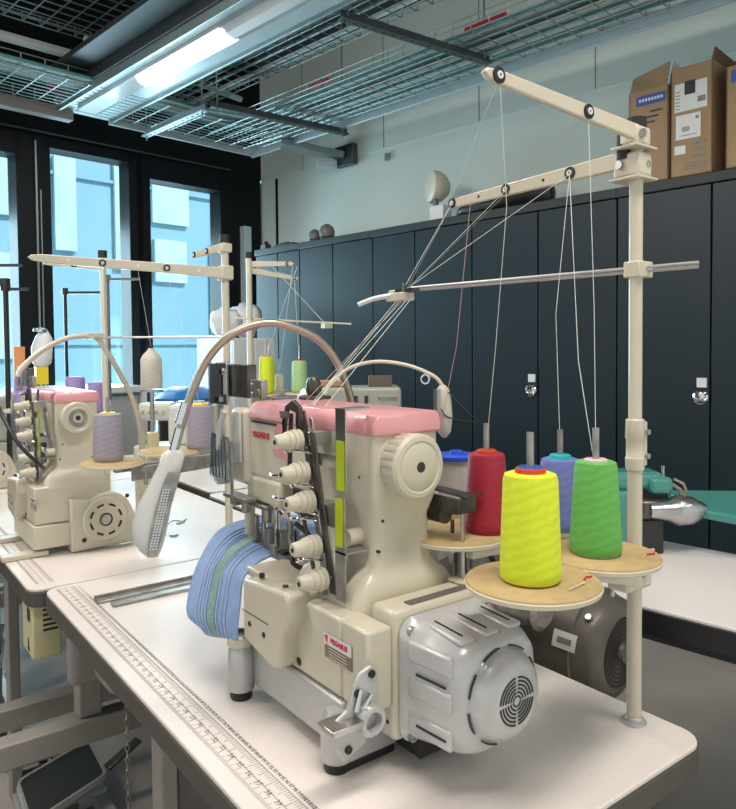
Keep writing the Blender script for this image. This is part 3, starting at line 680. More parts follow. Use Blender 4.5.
# ---------------------------------------------------------------- sewing machine
def knob_prof(L, r):
    P = [(0, r*0.5), (0.002, r*0.62), (L*0.42, r*0.74), (L*0.44, r*0.70), (L*0.48, r*0.86), (L*0.62, r*0.9), (L*0.63, r*0.84), (L*0.67, r*0.84), (L*0.68, r*0.98), (L*0.80, r), (L*0.81, r*0.92), (L*0.84, r*0.92), (L*0.85, r), (L, r)]
    return P
def machine(lab, variant=1, detail=True):
    O = V((0.60, 0.90, 0.75))
    m = thing('sewing_machine', lab, 'sewing machine', O, 'cream and pink industrial sewing machines')
    nx = V((-1, 0, 0)); ny = V((0, -1, 0)); nz = V((0, 0, 1))
    # base casting
    sb = silver if variant == 1 else cream
    mb = MB(); mb.box(0.52, 0.70 if variant == 1 else 0.735, 0.752, 1.02, 0.772, 0.838); base = mb.build('base_casting', sb, m, bevel=0.004)
    if variant == 1:
        for (x, y, top) in ((0.516, 0.760, 0.83), (0.506, 1.012, 0.838), (0.70, 0.775, 0.82), (0.70, 1.012, 0.82)):
            mb = MB(); mb.lathe((x, y, 0.765), nz, [(0, 0.0205), (0.03, 0.0210), (top-0.775, 0.0195), (top-0.765, 0.013)], 20)
            lg = mb.build('corner_post', silver, m, smooth=40)
            mb = MB(); mb.lathe((x, y, 0.7505), nz, [(0, 0.016), (0.003, 0.0175), (0.016, 0.0175)], 20); tag(mb.build('rubber_foot', black, lg), 'black rubber foot')
        mb = MB(); mb.lathe((0.506, 1.012, 0.836), nz, [(0, 0.021), (0.014, 0.021), (0.018, 0.017), (0.018, 0)], 20); mb.lathe((0.506, 1.012, 0.8545), nz, [(0, 0.009), (0.001, 0.009)], 12); c = mb.build('post_cap', cream, m)
        mb = MB(); mb.lathe((0.506, 1.012, 0.856), nz, [(0, 0.008), (0.0006, 0.008)], 12); mb.build('cap_hole', ink, c)
        # near end plate of base
        mb = MB(); mb.box(0.507, 0.61, 0.740, 0.7515, 0.763, 0.826); bp = mb.build('base_end_plate', silver, m, bevel=0.004)
        mb = MB(); mb.cyl((0.590, 0.7402, 0.79), (0.590, 0.739, 0.79), 0.011); mb.build('plate_hole', ink, bp)
        mb = MB(); mb.box(0.515, 0.60, 0.744, 0.755, 0.752, 0.7625); mb.build('rubber_pad', black, m)
    # cream body
    mb = MB(); mb.box(0.525, 0.735, 0.760, 1.015, 0.839, 0.945); body = mb.build('body', cream, m, bevel=0.005, seg=3)
    if variant == 1:
        mb = MB(); mb.box(0.525, 0.5652, 0.703, 0.7595, 0.839, 0.945); mb.build('body_end', cream, m, bevel=0.004)
    mb = MB(); mb.box(0.525, 0.60, 0.85, 1.03, 0.938, 0.952); mb.build('bed_top', cream, m, bevel=0.004)
    # protruding looper cover
    pts = [(0.985, 0.856), (0.985, 0.948), (0.858, 0.960), (0.848, 0.950), (0.848, 0.920), (0.868, 0.893), (0.872, 0.848), (0.895, 0.838)]
    mb = MB(); mb.prism([V((0.497, y, z)) for y, z in pts], (0.040, 0, 0)); cv = mb.build('looper_cover', cream, m, bevel=0.006, seg=3)
    mb = MB()
    for y, z in ((0.962, 0.885), (0.918, 0.882)): mb.cyl((0.4975, y, z), (0.4955, y, z), 0.004, seg=10)
    mb.box(0.4962, 0.4972, 0.905, 0.985, 0.9005, 0.9015)
    mb.build('screw', ink, cv)
    mb = MB()
    for (x, y) in ((0.515, 0.955), (0.515, 0.885)): mb.cyl((x, y, 0.9535), (x, y, 0.960), 0.0045, seg=10)
    mb.build('screw', ink, cv)
    mb = MB(); mb.lathe((0.5252, 0.866, 0.853), nx, [(0, 0.006), (0.001, 0.006)], 12); mb.build('oil_hole', ink, body)
    # label plates
    mb = MB(); mb.box(0.5235, 0.5248, 0.735, 0.797, 0.885, 0.918); lp = mb.build('rating_plate', mat('plate_brown', (0.22, 0.17, 0.11), 0.4) if 'plate_brown' not in MATS else MATS['plate_brown'], m)
    mb = MB(); mb.box(0.5228, 0.5236, 0.735, 0.797, 0.903, 0.9185); mb.build('brand_strip', paper, lp)
    if detail:
        text('PEGASUS', 0.0095, (0.5222, 0.762, 0.911), (0, -1, 0), (0, 0, 1), redp, 'lettering', lp, bold=0.0003)
        mb = MB(); mb.prism([V((0.5222, 0.7955, 0.915)), V((0.5222, 0.790, 0.904)), V((0.5222, 0.7885, 0.9165))], (0.0005, 0, 0)); mb.build('winged_mark', redp, lp)
        mb = MB()
        for k in range(4): mb.box(0.5228, 0.5234, 0.745, 0.787, 0.887+k*0.004, 0.8875+k*0.004)
        mb.build('plate_print', paper, lp)
    # column with waist and flare
    secs = []
    for z, x0, x1, y0, y1, r in ((0.935, 0.552, 0.737, 0.758, 0.935, .02), (0.960, 0.556, 0.733, 0.760, 0.93, .02), (0.972, 0.562, 0.727, 0.763, 0.925, .02), (0.984, 0.574, 0.715, 0.768, 0.915, .02), (0.996, 0.590, 0.702, 0.773, 0.91, .016), (1.03, 0.593, 0.699, 0.776, 0.905, .016), (1.06, 0.592, 0.697, 0.775, 0.92, .014), (1.085, 0.588, 0.704, 0.770, 0.93, .010), (1.10, 0.586, 0.706, 0.768, 0.94, .008), (1.182, 0.586, 0.706, 0.768, 0.94, .008)):
        secs.append([V((x, y, z)) for x, y in rrect((x0+x1)/2, (y0+y1)/2, (x1-x0)/2, (y1-y0)/2, r, 4)])
    col = MB().loft(secs).build('column', cream, m, smooth=50)
    mb = MB()
    for (x, z) in ((0.607, 1.060), (0.683, 1.07), (0.60, 1.018), (0.688, 1.015)): mb.cyl((x, 0.779, z), (x, 0.7735, z), 0.0023, seg=8)
    mb.cyl((0.587, 0.80, 1.12), (0.5855, 0.80, 1.12), 0.002, seg=8)
    mb.build('screw_hole', ink, col)
    # arm
    mb = MB(); mb.box(0.588, 0.704, 0.93, 1.145, 1.075, 1.182); arm = mb.build('arm', cream, m, bevel=0.010, seg=3)
    mb = MB(); mb.box(0.585, 0.69, 1.02, 1.14, 1.035, 1.08); mb.build('arm_head', cream, m, bevel=0.008, seg=3)
    mb = MB(); mb.cyl((0.5885, 0.86, 1.135), (0.584, 0.86, 1.135), 0.012, seg=20); mb.build('arm_plug', cream, arm, bevel=0.001)
    if detail: text('PEGASUS', 0.0145, (0.5865, 1.085, 1.152), (0, -1, 0), (0, 0, 1), redp, 'lettering', arm, bold=0.0004)
    # pink lid
    def lidsec(y, dz=0, ins=0):
        return [V((x, y, z)) for x, z in ((0.5845+ins, 1.179), (0.711-ins, 1.179), (0.711-ins, 1.200+dz), (0.704-ins, 1.209+dz), (0.595+ins, 1.209+dz), (0.5855+ins, 1.198+dz))]
    mb = MB(); mb.loft([lidsec(0.763, -0.008, 0.004), lidsec(0.768, 0), lidsec(1.12, 0), lidsec(1.125, -0.006, 0.003)]); mb.build('pink_lid', pink, m, bevel=0.003, smooth=50)
    mb = MB(); mb.prism([V((0.5862, y, z)) for y, z in ((1.035, 1.177), (0.985, 1.177), (0.985, 1.125), (1.0, 1.118), (1.045, 1.125))], (0.0015, 0, 0)); mb.build('pink_badge', pink, m)
    mb = MB(); mb.box(0.5845, 0.5875, 1.03, 1.115, 1.173, 1.1765); mb.build('lid_gap', ink, m)
    # face end
    mb = MB(); mb.box(0.578, 0.70, 1.125, 1.185, 1.06, 1.195); fc = mb.build('face_cover', cream, m, bevel=0.010, seg=3)
    mb = MB(); mb.box(0.572, 0.5775, 1.135, 1.165, 1.10, 1.19); mb.build('face_strip', MATS['clear_plastic'], fc, bevel=0.002)
    # hand wheel
    wx, wz = (0.640, 1.137)
    mb = MB(); mb.lathe((wx, 0.772, wz), ny, [(-0.002, 0.048), (0.004, 0.048), (0.006, 0.044)], 40); mb.build('wheel_collar', cream, m)
    mb = MB()
    n = 96
    mb.lathe((wx, 0.767, wz), ny, [(0, 0.038), (0.003, 0.0445), (0.024, 0.0455), (0.030, 0.0452), (0.034, 0.042), (0.035, 0.036), (0.0335, 0.033), (0.035, 0.031), (0.036, 0.012), (0.036, 0.0)], n,
             wob=lambda i, t: 0.955 if (i % 4 == 0 and 0.002 < t < 0.026) else 1.0)
    wl = mb.build('hand_wheel', creamd if variant == 1 else cream, m, smooth=35)
    mb = MB(); mb.lathe((wx, 0.7315, wz), ny, [(0, 0.0075), (0.0008, 0.0075)], 14); mb.build('wheel_bore', ink, wl)
    if variant == 2:
        mb = MB(); mb.ring((wx, 0.731, wz), ny, 0.014, 0.026, 0.001); mb.build('wheel_ring', msteel, wl)
    # motor
    if variant == 1:
        mb = MB(); mb.box(0.566, 0.735, 0.700, 0.752, 0.792, 0.962); mp = mb.build('motor_bracket', cream, m, bevel=0.008, seg=3)
        mb = MB(); mb.box(0.60, 0.71, 0.708, 0.722, 0.9615, 0.9635); mb.build('bracket_slot', framed, mp)
        mb = MB()
        for (x, z) in ((0.574, 0.92), (0.574, 0.865), (0.574, 0.815)): mb.cyl((0.5662, 0.715, z), (0.5650, 0.715, z), 0.0028, seg=8)
        mb.build('screw_hole', ink, mp)
        cx, cz = 0.652, 0.872
        def sec(y, h, r, cxx=cx, czz=cz): return [V((x, y, z)) for x, z in rrect(cxx, czz, h, h, r, 6)]
        mh = MB().loft([sec(0.6995, 0.080, 0.022), sec(0.694, 0.082, 0.024), sec(0.688, 0.077, 0.026), sec(0.655, 0.074, 0.030), sec(0.615, 0.070, 0.034), sec(0.602, 0.066, 0.038), sec(0.597, 0.060, 0.04)]).build('motor_housing', motorgrey, m, smooth=60)
        # raised ribs (long bulges) with slots
        mb = MB()
        for x in (-0.042, 0.0, 0.042):
            mb.bar((cx+x, 0.612, cz+0.0695), (cx+x, 0.685, cz+0.0745), 0.026, 0.008, up=(0, 0, 1))
        for z in (-0.045, 0.0, 0.045):
            mb.bar((cx-0.0695, 0.612, cz+z), (cx-0.0745, 0.685, cz+z), 0.008, 0.026, up=(0, 0, 1))
        mb.build('rib', motorgrey, mh, bevel=0.0038, seg=3, smooth=60)
        mb = MB()
        for x in (-0.042, 0.0, 0.042): mb.bar((cx+x, 0.622, cz+0.0742), (cx+x, 0.672, cz+0.0777), 0.003, 0.0016)
        for z in (-0.045, 0.02): mb.bar((cx-0.0742, 0.618, cz+z), (cx-0.0777, 0.668, cz+z), 0.0016, 0.003)
        mb.build('vent_slot', ink, mh)
        # dome front
        mb = MB(); mb.lathe((cx, 0.600, cz), ny, [(0, 0.0585), (0.004, 0.0585), (0.006, 0.0555), (0.010, 0.0545), (0.019, 0.050), (0.025, 0.043), (0.0275, 0.034), (0.028, 0.0)], 48)
        dm = mb.build('motor_cap', motorgrey, mh, smooth=60)
        mb = MB()
        for k in range(8): mb.ring((cx, 0.5955, cz), ny, 0.0588, 0.0605, 0.0022, 8, k*45+6, k*45+34)
        mb.build('arc_slot', ink, mh)
        mb = MB()
        for j, r in enumerate((0.030, 0.0255, 0.021, 0.0165, 0.012, 0.0075)):
            for k in range(4): mb.ring((cx, 0.5722, cz), ny, r-0.0024, r, 0.0006, 10, k*90+5, k*90+85)
        mb.build('grille', ink, dm)
        mb = MB()
        for (x, z) in ((-0.068, 0.066), (-0.068, -0.07), (0.068, 0.066)): mb.lathe((cx+x, 0.6885, cz+z), ny, [(0, 0.007), (0.005, 0.007), (0.005, 0.004), (0.003, 0.004), (0.003, 0)], 12)
        mb.build('bolt', steel, mh)
        mb = MB(); mb.box(0.60, 0.69, 0.69, 0.752, 0.765, 0.79); mb.build('under_bracket', blackp, m)
    else:
        pts = [(0.50, 0.765), (0.65, 0.765), (0.73, 0.775), (0.735, 0.83)]
        cx, cz = 0.720, 0.842
        P = [V((0.615, 0.735, 0.752)), V((0.80, 0.735, 0.757)), V((0.805, 0.735, 0.825))]
        for k in range(11): a = math.radians(30 + k*10); P.append(V((cx+0.072*math.cos(a), 0.735, cz+0.072*math.sin(a))))
        P.append(V((0.615, 0.735, 0.905)))
        mb = MB(); mb.prism(P, (0, 0.045, 0)); mp = mb.build('belt_cover', creambox if False else cream, m, bevel=0.006, seg=3)
        mb = MB(); mb.lathe((cx-0.01, 0.735, cz-0.005), ny, [(0, 0.066), (0.005, 0.066), (0.010, 0.060), (0.010, 0.0)], 40); cp = mb.build('round_cap', cream, mp)
        mb = MB()
        for k in range(8): mb.ring((cx-0.01, 0.7245, cz-0.005), ny, 0.041, 0.047, 0.001, 6, k*45+8, k*45+34)
        mb.ring((cx-0.01, 0.7245, cz-0.005), ny, 0.015, 0.019, 0.001, 20)
        mb.cyl((cx-0.07, 0.7345, cz-0.058), (cx-0.07, 0.7330, cz-0.058), 0.007); mb.cyl((cx+0.055, 0.7345, cz+0.055), (cx+0.055, 0.733, cz+0.055), 0.006)
        mb.build('vent_slot', ink, cp)
        mb = MB(); mb.lathe((cx-0.01, 0.7245, cz-0.005), ny, [(0, 0.011), (0.003, 0.011), (0.003, 0)], 16); mb.build('hub', steel, cp)
        mb = MB(); mb.box(0.44, 0.56, 0.76, 0.80, 0.7505, 0.765); mb.box(0.44, 0.56, 0.98, 1.02, 0.7505, 0.765); mb.build('foot_rail', cream, m, bevel=0.003)
    # lever bracket on the near corner
    if variant == 1:
        LT = Matrix.Translation((-0.032, -0.032, 0.0))
        pts = [(0.500, 0.828), (0.500, 0.852), (0.520, 0.862), (0.528, 0.885), (0.540, 0.902), (0.556, 0.908), (0.566, 0.900), (0.568, 0.862), (0.560, 0.835), (0.545, 0.812), (0.525, 0.806), (0.515, 0.800)]
        mb = MB(); mb.prism([V((x, 0.726, z)) for x, z in pts], (0, 0.006, 0)); lv = mb.build('lever_bracket', silver, m, bevel=0.0015, M=LT)
        mb = MB(); mb.lathe((0.548, 0.728, 0.846), ny, [(0, 0.019), (0.016, 0.019), (0.018, 0.017), (0.018, 0.012), (0.006, 0.011), (0.006, 0)], 28); mb.build('lever_hub', silver, lv, M=LT)
        mb = MB()
        for x, z in ((0.534, 0.880), (0.556, 0.898), (0.520, 0.815)): mb.lathe((x, 0.7255, z), ny, [(0, 0.005), (0.002, 0.005), (0.002, 0)], 12)
        mb.build('bolt', black, lv, M=LT)
        mb = MB(); mb.tube([(0.533, 0.722, 0.842), (0.540, 0.722, 0.862), (0.552, 0.722, 0.875)], 0.004, 8); mb.tube([(0.53, 0.722, 0.86), (0.538, 0.722, 0.885)], 0.003, 8); mb.build('spring_arm', chrome, lv, M=LT)
        mb = MB(); mb.box(0.486, 0.532, 0.708, 0.742, 0.850, 0.854); mb.box(0.490, 0.530, 0.712, 0.742, 0.843, 0.8495); mb.build('thumb_lever', steel, lv, bevel=0.001, M=LT)
        mb = MB(); mb.box(0.568, 0.60, 0.738, 0.7515, 0.83, 0.905); mb.build('hinge_block', silver, m, bevel=0.003)
    # tension unit: plates and five cone knobs
    mb = MB(); mb.prism([V((0.552, y, z)) for y, z in ((0.902, 1.200), (0.888, 1.200), (0.826, 0.955), (0.842, 0.955))], (0.004, 0, 0)); mb.prism([V((0.552, y, z)) for y, z in ((0.876, 1.200), (0.868, 1.200), (0.808, 0.965), (0.816, 0.965))], (0.003, 0, 0)); mb.box(0.550, 0.590, 0.855, 0.885, 1.06, 1.075); mb.box(0.550, 0.577, 0.84, 0.87, 0.968, 0.98); mb.box(0.548, 0.59, 0.868, 0.90, 1.16, 1.18)
    tp = mb.build('tension_plate', steel, m, bevel=0.001)
    KN = [(0.908, 1.160), (0.900, 1.130), (0.892, 1.100), (0.878, 1.030), (0.868, 0.998)]
    KN = [(0.889, 1.167), (0.873, 1.123), (0.859, 1.083), (0.844, 1.022), (0.828, 0.979)]
    for (y, z) in KN:
        p = V((0.503, y, z)); d = V((1, 0.0, 0.0))
        mb = MB(); mb.lathe(p, d, knob_prof(0.040, 0.0160), 36, wob=lambda i, t: (0.95 if i % 2 else 1.0) if 0.001 < t < 0.016 else 1.0); kb = mb.build('tension_knob', creamd, m, smooth=40)
        mb = MB(); mb.cyl(p-d*0.001, p+d*0.001, 0.0035, seg=10); mb.build('knob_screw', dsteel, kb)
        mb = MB()
        for k in range(4): mb.cyl(p+d*(0.0405+k*0.0025), p+d*(0.0413+k*0.0025), 0.0135 if k % 2 else 0.011, seg=18)
        mb.cyl(p+d*0.040, p+d*0.050, 0.004)
        mb.build('tension_discs', chrome, kb)
    # vertical thread guide plates (dark), eyelets
    mb = MB()
    mb.bar((0.540, 0.905, 1.205), (0.530, 0.895, 1.12), 0.010, 0.002, up=(1, 0, 0)); mb.bar((0.530, 0.905, 1.20), (0.545, 0.935, 1.205), 0.014, 0.003)
    mb.bar((0.549, 0.885, 1.21), (0.549, 0.845, 1.07), 0.005, 0.003, up=(1, 0, 0)); mb.bar((0.535, 0.87, 1.07), (0.54, 0.84, 0.965), 0.008, 0.002, up=(1, 0, 0))
    mb.bar((0.548, 0.865, 1.18), (0.548, 0.815, 0.96), 0.004, 0.004, up=(1, 0, 0)); mb.bar((0.548, 0.857, 1.18), (0.548, 0.807, 0.96), 0.003, 0.003, up=(1, 0, 0))
    mb.build('guide_rod', dsteel, m)
    pts = [(0.940, 1.192), (0.938, 1.214), (0.915, 1.224), (0.895, 1.214), (0.898, 1.165), (0.905, 1.16), (0.907, 1.205), (0.93, 1.21), (0.945, 1.19), (0.943, 1.165), (0.953, 1.155)]
    mb = MB(); mb.prism([V((0.548, y, z)) for y, z in pts], (0.006, 0, 0)); mb.build('thread_bracket', dsteel, m, bevel=0.001)
    for (y, z, l) in ((0.875, 1.150, 0.035), (0.865, 1.055, 0.03), (0.845, 0.958, 0.035), (0.87, 1.102, .02), (0.85, 1.0, .02), (0.862, 1.065, .05)):
        mb = MB(); mb.tube([(0.525, y+l*0.6, z), (0.53, y, z+0.004), (0.55, y-0.01, z)], 0.0018, 6, smooth=4); mb.ball((0.525, y+l*0.6, z), 0.003); mb.build('thread_eyelet', chrome, m)
    # chrome guard strips with yellow green inserts
    mb = MB(); mb.box(0.548, 0.550, 0.779, 0.802, 1.105, 1.216); mb.box(0.548, 0.590, 0.779, 0.802, 1.2162, 1.219); g1 = mb.build('guard_strip', steel, m)
    mb = MB(); mb.box(0.5465, 0.5479, 0.782, 0.799, 1.108, 1.175); tag(mb.build('colour_strip', ygreen, g1), 'yellow green strip')
    mb = MB(); mb.box(0.548, 0.550, 0.783, 0.806, 0.955, 1.098); mb.box(0.548, 0.590, 0.783, 0.806, 1.02, 1.023); g2 = mb.build('guard_strip', msteel, m)
    mb = MB(); mb.box(0.5465, 0.5479, 0.786, 0.803, 1.030, 1.096); tag(mb.build('colour_strip', ygreen, g2), 'yellow green strip')
    mb = MB(); mb.box(0.551, 0.553, 0.802, 0.862, 1.135, 1.152); mb.box(0.551, 0.553, 0.808, 0.845, 1.052, 1.080); mb.build('link_plate', steel, m)
    mb = MB(); mb.cyl((0.57, 0.81, 1.035), (0.60, 0.81, 1.035), 0.012); mb.build('side_boss', cream, m)
    # needle bar, presser foot, looper parts
    mb = MB()
    for (x, y, r, z0, z1) in ((0.61, 1.075, 0.005, 0.965, 1.04), (0.625, 1.06, 0.004, 0.96, 1.04), (0.60, 1.10, 0.005, 0.962, 1.04), (0.63, 1.03, 0.0035, 0.985, 1.04), (0.596, 1.055, 0.0025, 0.962, 1.03), (0.604, 1.052, 0.0012, 0.953, 1.03), (0.609, 1.052, 0.0012, 0.953, 1.03)): mb.cyl((x, y, z0), (x, y, z1), r, seg=10)
    nb = mb.build('needle_bar', chrome, m)
    mb = MB(); mb.box(0.585, 0.63, 1.045, 1.11, 0.960, 0.966); mb.box(0.590, 0.606, 1.085, 1.115, 0.966, 0.980); mb.box(0.60, 0.62, 1.045, 1.065, 0.966, 0.990); mb.box(0.585, 0.596, 1.06, 1.075, 0.966, 0.995); mb.box(0.578, 0.586, 1.03, 1.045, 0.958, 0.975); mb.box(0.582, 0.590, 1.10, 1.108, 0.966, 1.01)
    mb.tube([(0.60, 1.03, 1.03), (0.60, 1.01, 1.01), (0.60, 1.015, 0.985), (0.60, 1.0, 0.965)], 0.0045, 8)
    mb.build('presser_foot', msteel, m, bevel=0.001)
    mb = MB(); mb.box(0.580, 0.62, 1.06, 1.17, 1.026, 1.034); mb.cyl((0.59, 1.15, 1.008), (0.59, 1.15, 1.03), 0.008); mb.cyl((0.60, 1.09, 1.0), (0.60, 1.09, 1.03), 0.010); mb.cyl((0.60, 1.065, 1.0), (0.60, 1.065, 1.03), 0.006); mb.box(0.575, 0.60, 1.165, 1.185, 1.018, 1.034); mb.build('presser_bracket', msteel, m, bevel=0.002)
    mb = MB(); mb.cyl((0.60, 1.155, 0.95), (0.60, 1.155, 1.02), 0.0095); mb.build('oil_cup', cream, m)
    mb = MB(); mb.box(0.60, 0.70, 1.03, 1.10, 0.94, 0.953); mb.build('needle_plate', steel, m, bevel=0.001)
    # face thread levers + dark box + clear guards
    tb = MB(); tb.box(0.600, 0.618, 1.155, 1.262, 1.211, 1.272); bx = tb.build('needle_thread_box', dsteel, m, bevel=0.002)
    mb = MB(); mb.box(0.592, 0.597, 1.225, 1.300, 1.195, 1.274); mb.box(0.592, 0.598, 1.30, 1.306, 1.19, 1.276); mb.box(0.592, 0.62, 1.265, 1.27, 1.268, 1.276); mb.build('box_guard', steel, bx, bevel=0.001)
    mb = MB(); mb.box(0.588, 0.5915, 1.232, 1.24, 1.215, 1.258); mb.cyl((0.585, 1.236, 1.258), (0.592, 1.236, 1.258), 0.006); mb.box(0.588, 0.5915, 1.25, 1.27, 1.20, 1.21); mb.build('take_up_lever', chrome, bx)
    mb = MB(); mb.box(0.60, 0.613, 1.105, 1.15, 1.212, 1.246); mb.cyl((0.597, 1.115, 1.222), (0.60, 1.115, 1.222), 0.008); mb.cyl((0.597, 1.138, 1.236), (0.60, 1.138, 1.236), 0.004); mb.cyl((0.597, 1.138, 1.220), (0.60, 1.138, 1.220), 0.004); mb.build('oil_window_block', msteel, m, bevel=0.002)
    mb = MB(); mb.lathe((0.665, 1.15, 1.206), nz, [(0, 0.020), (0.004, 0.020), (0.004, 0)], 20); mb.build('lid_knob', msteel, m)
    # finger guard: clear folded plastic
    pts = [(1.215, 1.148), (1.145, 1.145), (1.135, 1.10), (1.145, 1.065), (1.19, 1.055), (1.225, 1.07), (1.22, 1.11)]
    mb = MB(); mb.prism([V((0.555, y, z)) for y, z in pts], (0.002, 0, 0)); fg = mb.build('finger_guard', film, m, smooth=0)
    mb = MB()
    for k in range(5): mb.bar((0.553, 1.155+k*0.013, 1.14), (0.553, 1.152+k*0.013, 1.07), 0.0012, 0.004)
    mb.build('guard_fold', steel, fg)
    mb = MB(); mb.box(0.553, 0.557, 1.130, 1.136, 1.04, 1.14); mb.box(0.555, 0.58, 1.09, 1.17, 1.038, 1.045); mb.build('guard_arm', msteel, m, bevel=0.001)
    mb = MB(); mb.tube([(0.556, 1.16, 1.19), (0.552, 1.175, 1.16), (0.556, 1.185, 1.12)], 0.005, 8, smooth=4); mb.build('side_lever', MATS['clear_plastic'], m)
    # lower looper thread details
    mb = MB(); mb.tube([(0.535, 0.955, 1.075), (0.525, 0.92, 1.078), (0.53, 0.89, 1.082)], 0.002, 6); mb.tube([(0.57, 1.02, 1.045), (0.545, 0.96, 1.055), (0.54, 0.93, 1.05)], 0.0035, 6, smooth=5); mb.tube([(0.575, 1.03, 1.105), (0.56, 1.0, 1.098), (0.555, 0.95, 1.105)], 0.003, 6, smooth=5); mb.build('thread_arm', chrome, m)
    mb = MB(); mb.tube([(0.60, 1.0, 1.0), (0.585, 0.975, 0.99), (0.57, 0.955, 0.965), (0.59, 0.93, 0.96), (0.60, 0.95, 1.0), (0.59, 0.98, 1.02)], 0.004, 8, smooth=6); mb.build('cable_loop', blackp, m)
    mb = MB(); mb.box(0.59, 0.63, 0.935, 0.99, 1.035, 1.078); mb.build('lever_shaft_block', dsteel, m, bevel=0.004)
    mb = MB(); mb.bar((0.56, 0.86, 0.955), (0.56, 0.83, 0.962), 0.02, 0.012); mb.cyl((0.545, 0.842, 0.96), (0.575, 0.842, 0.96), 0.010); mb.build('lower_tension_foot', msteel, m)
    return m
mch = machine('nearest cream sewing machine with pink lid, five cone knobs and grey motor')
mch2 = machine('second cream sewing machine with pink lid, behind the lavender grey cone', 2)
mch2.location = V((0.60-0.105, 0.90+1.27, 0.7505)); mch2.scale = (0.95, 0.95, 0.95)
mch3 = copy_tree(mch2); tag(mch3, 'farther cream and pink sewing machine cut off by the left picture edge'); mch3.location = V((0.40, 3.30, 0.7505))

# ---------------------------------------------------------------- cloth under the presser foot
rows = 34; cols = 26
Rt = [V(p) for p in ((.771, 1.10, .968), (.70, 1.085, .962), (.627, 1.06, .956), (.556, 1.03, .957), (.513, 1.012, .942), (.496, .995, .905), (.490, .991, .878), (.489, .991, .852))]
Lf = [V(p) for p in ((.80, 1.19, .965), (.72, 1.24, .968), (.65, 1.26, .968), (.585, 1.258, .955), (.530, 1.225, .915), (.495, 1.19, .875), (.474, 1.155, .840), (.482, 1.115, .820))]
Rc = crom(Rt, 5); Lc = crom(Lf, 5); nr = len(Rc)
def cloth_pt(i, j, off=0.0):
    f = j/(cols-1); a, b = Rc[i], Lc[i]
    p = a.lerp(b, f)
    u = i/(nr-1)
    nrm = V((-0.75, 0.1, 0.5)).normalized() if u > 0.45 else V((-0.2, 0.0, 1)).normalized()
    p = p + nrm*(0.006*math.sin(f*PI) * (0.3+u) + off)
    if 0.15 < f < 0.60: p = p + nrm*0.0012*(1 if int((f-0.15)/0.056) % 2 == 0 else 0)
    k = max(0, (u-0.70)/0.30) * max(0, (f-0.55)/0.45)
    if k > 0:
        c = Rc[int(0.72*(nr-1))].lerp(Lc[int(0.72*(nr-1))], 0.55); p = p.lerp(c, 0.34*k*k)
    return p
mb = MB(); top = [[mb.bm.verts.new(cloth_pt(i, j)) for j in range(cols)] for i in range(nr)]
bot = [[mb.bm.verts.new(cloth_pt(i, j, -0.005)) for j in range(cols)] for i in range(nr)]
for i in range(nr-1):
    for j in range(cols-1):
        mb.bm.faces.new([top[i][j], top[i][j+1], top[i+1][j+1], top[i+1][j]]); mb.bm.faces.new([bot[i][j], bot[i+1][j], bot[i+1][j+1], bot[i][j+1]])
for i in range(nr-1):
    for j in (0, cols-1): mb.bm.faces.new([top[i][j], top[i+1][j], bot[i+1][j], bot[i][j]])
for j in range(cols-1):
    for i in (0, nr-1): mb.bm.faces.new([top[i][j], bot[i][j], bot[i][j+1], top[i][j+1]])
den = mat('light_blue_denim', (0.25, 0.37, 0.60), 0.9, noise=0.10, nscale=60, bump=0.5, bscale=900)
cl = mb.build('denim_piece', den, smooth=60, sub=1); tag(cl, 'light blue fabric piece with stitched stripes draped under the needle', 'fabric')
stw = mat('stitch_thread', (0.36, 0.46, 0.64), 0.8); stg = mat('grey_green_braid', (0.24, 0.36, 0.34), 0.85, noise=0.25, nscale=250)
for f in (0.17, 0.24, 0.31, 0.50, 0.56, 0.63, 0.70):
    mb = MB(); mb.tube([cloth_pt(i, f*(cols-1), 0.0016) for i in range(4, nr)], 0.0012, 5); mb.build('stitch_line', stw, cl)
mb = MB(); a = [cloth_pt(i, 0.345*(cols-1), 0.0022) for i in range(4, nr)]; b = [cloth_pt(i, 0.47*(cols-1), 0.0022) for i in range(4, nr)]
mb.loft([[p, q, q+V((.001, 0, -.001)), p+V((.001, 0, -.001))] for p, q in zip(a, b)]); mb.build('braid_band', stg, cl)
# ---------------------------------------------------------------- thread stands
def eyelet(mb, p, d, r=0.006):
    mb.ring(V(p), d, r*0.45, r, 0.002, 16)
def arm_part(name, p, q, parent, h=0.026, w=0.008, eyes=(0.12, 0.5), side=(0, -1, 0), m=cream, holes=()):
    p, q = V(p), V(q); d = (q-p)
    mb = MB()
    sd = d.normalized().cross(V((0, 0, 1))).normalized()
    # tapering flat arm: tall at the pole, lower and rounded at the tip
    P = []
    dn = d.normalized(); L = d.length
    prof = [(0, -h/2), (L*0.92, -h*0.36), (L*0.98, -h*0.25), (L, 0), (L*0.98, h*0.25), (L*0.92, h*0.36), (0, h/2)]
    mb.prism([p + dn*a + V((0, 0, b)) - sd*w/2 for a, b in prof], sd*w)
    arm = mb.build(name, m, parent, bevel=0.002)
    e = V(side).normalized()
    for f in eyes:
        mb = MB(); mb.ring(p+d*f+e*(w/2), e, 0.0035, 0.0095, 0.0025, 20); mb.build('eyelet', black, arm)
        mb = MB(); mb.ring(p+d*f+e*(w/2+0.001), e, 0.002, 0.0045, 0.003, 16); mb.build('eyelet_bush', skinw, arm)
    for f in holes:
        mb = MB(); mb.cyl(p+d*f+e*(w/2), p+d*f+e*(w/2+0.0006), 0.0028, seg=10); mb.build('hole', ink, arm)
    return arm
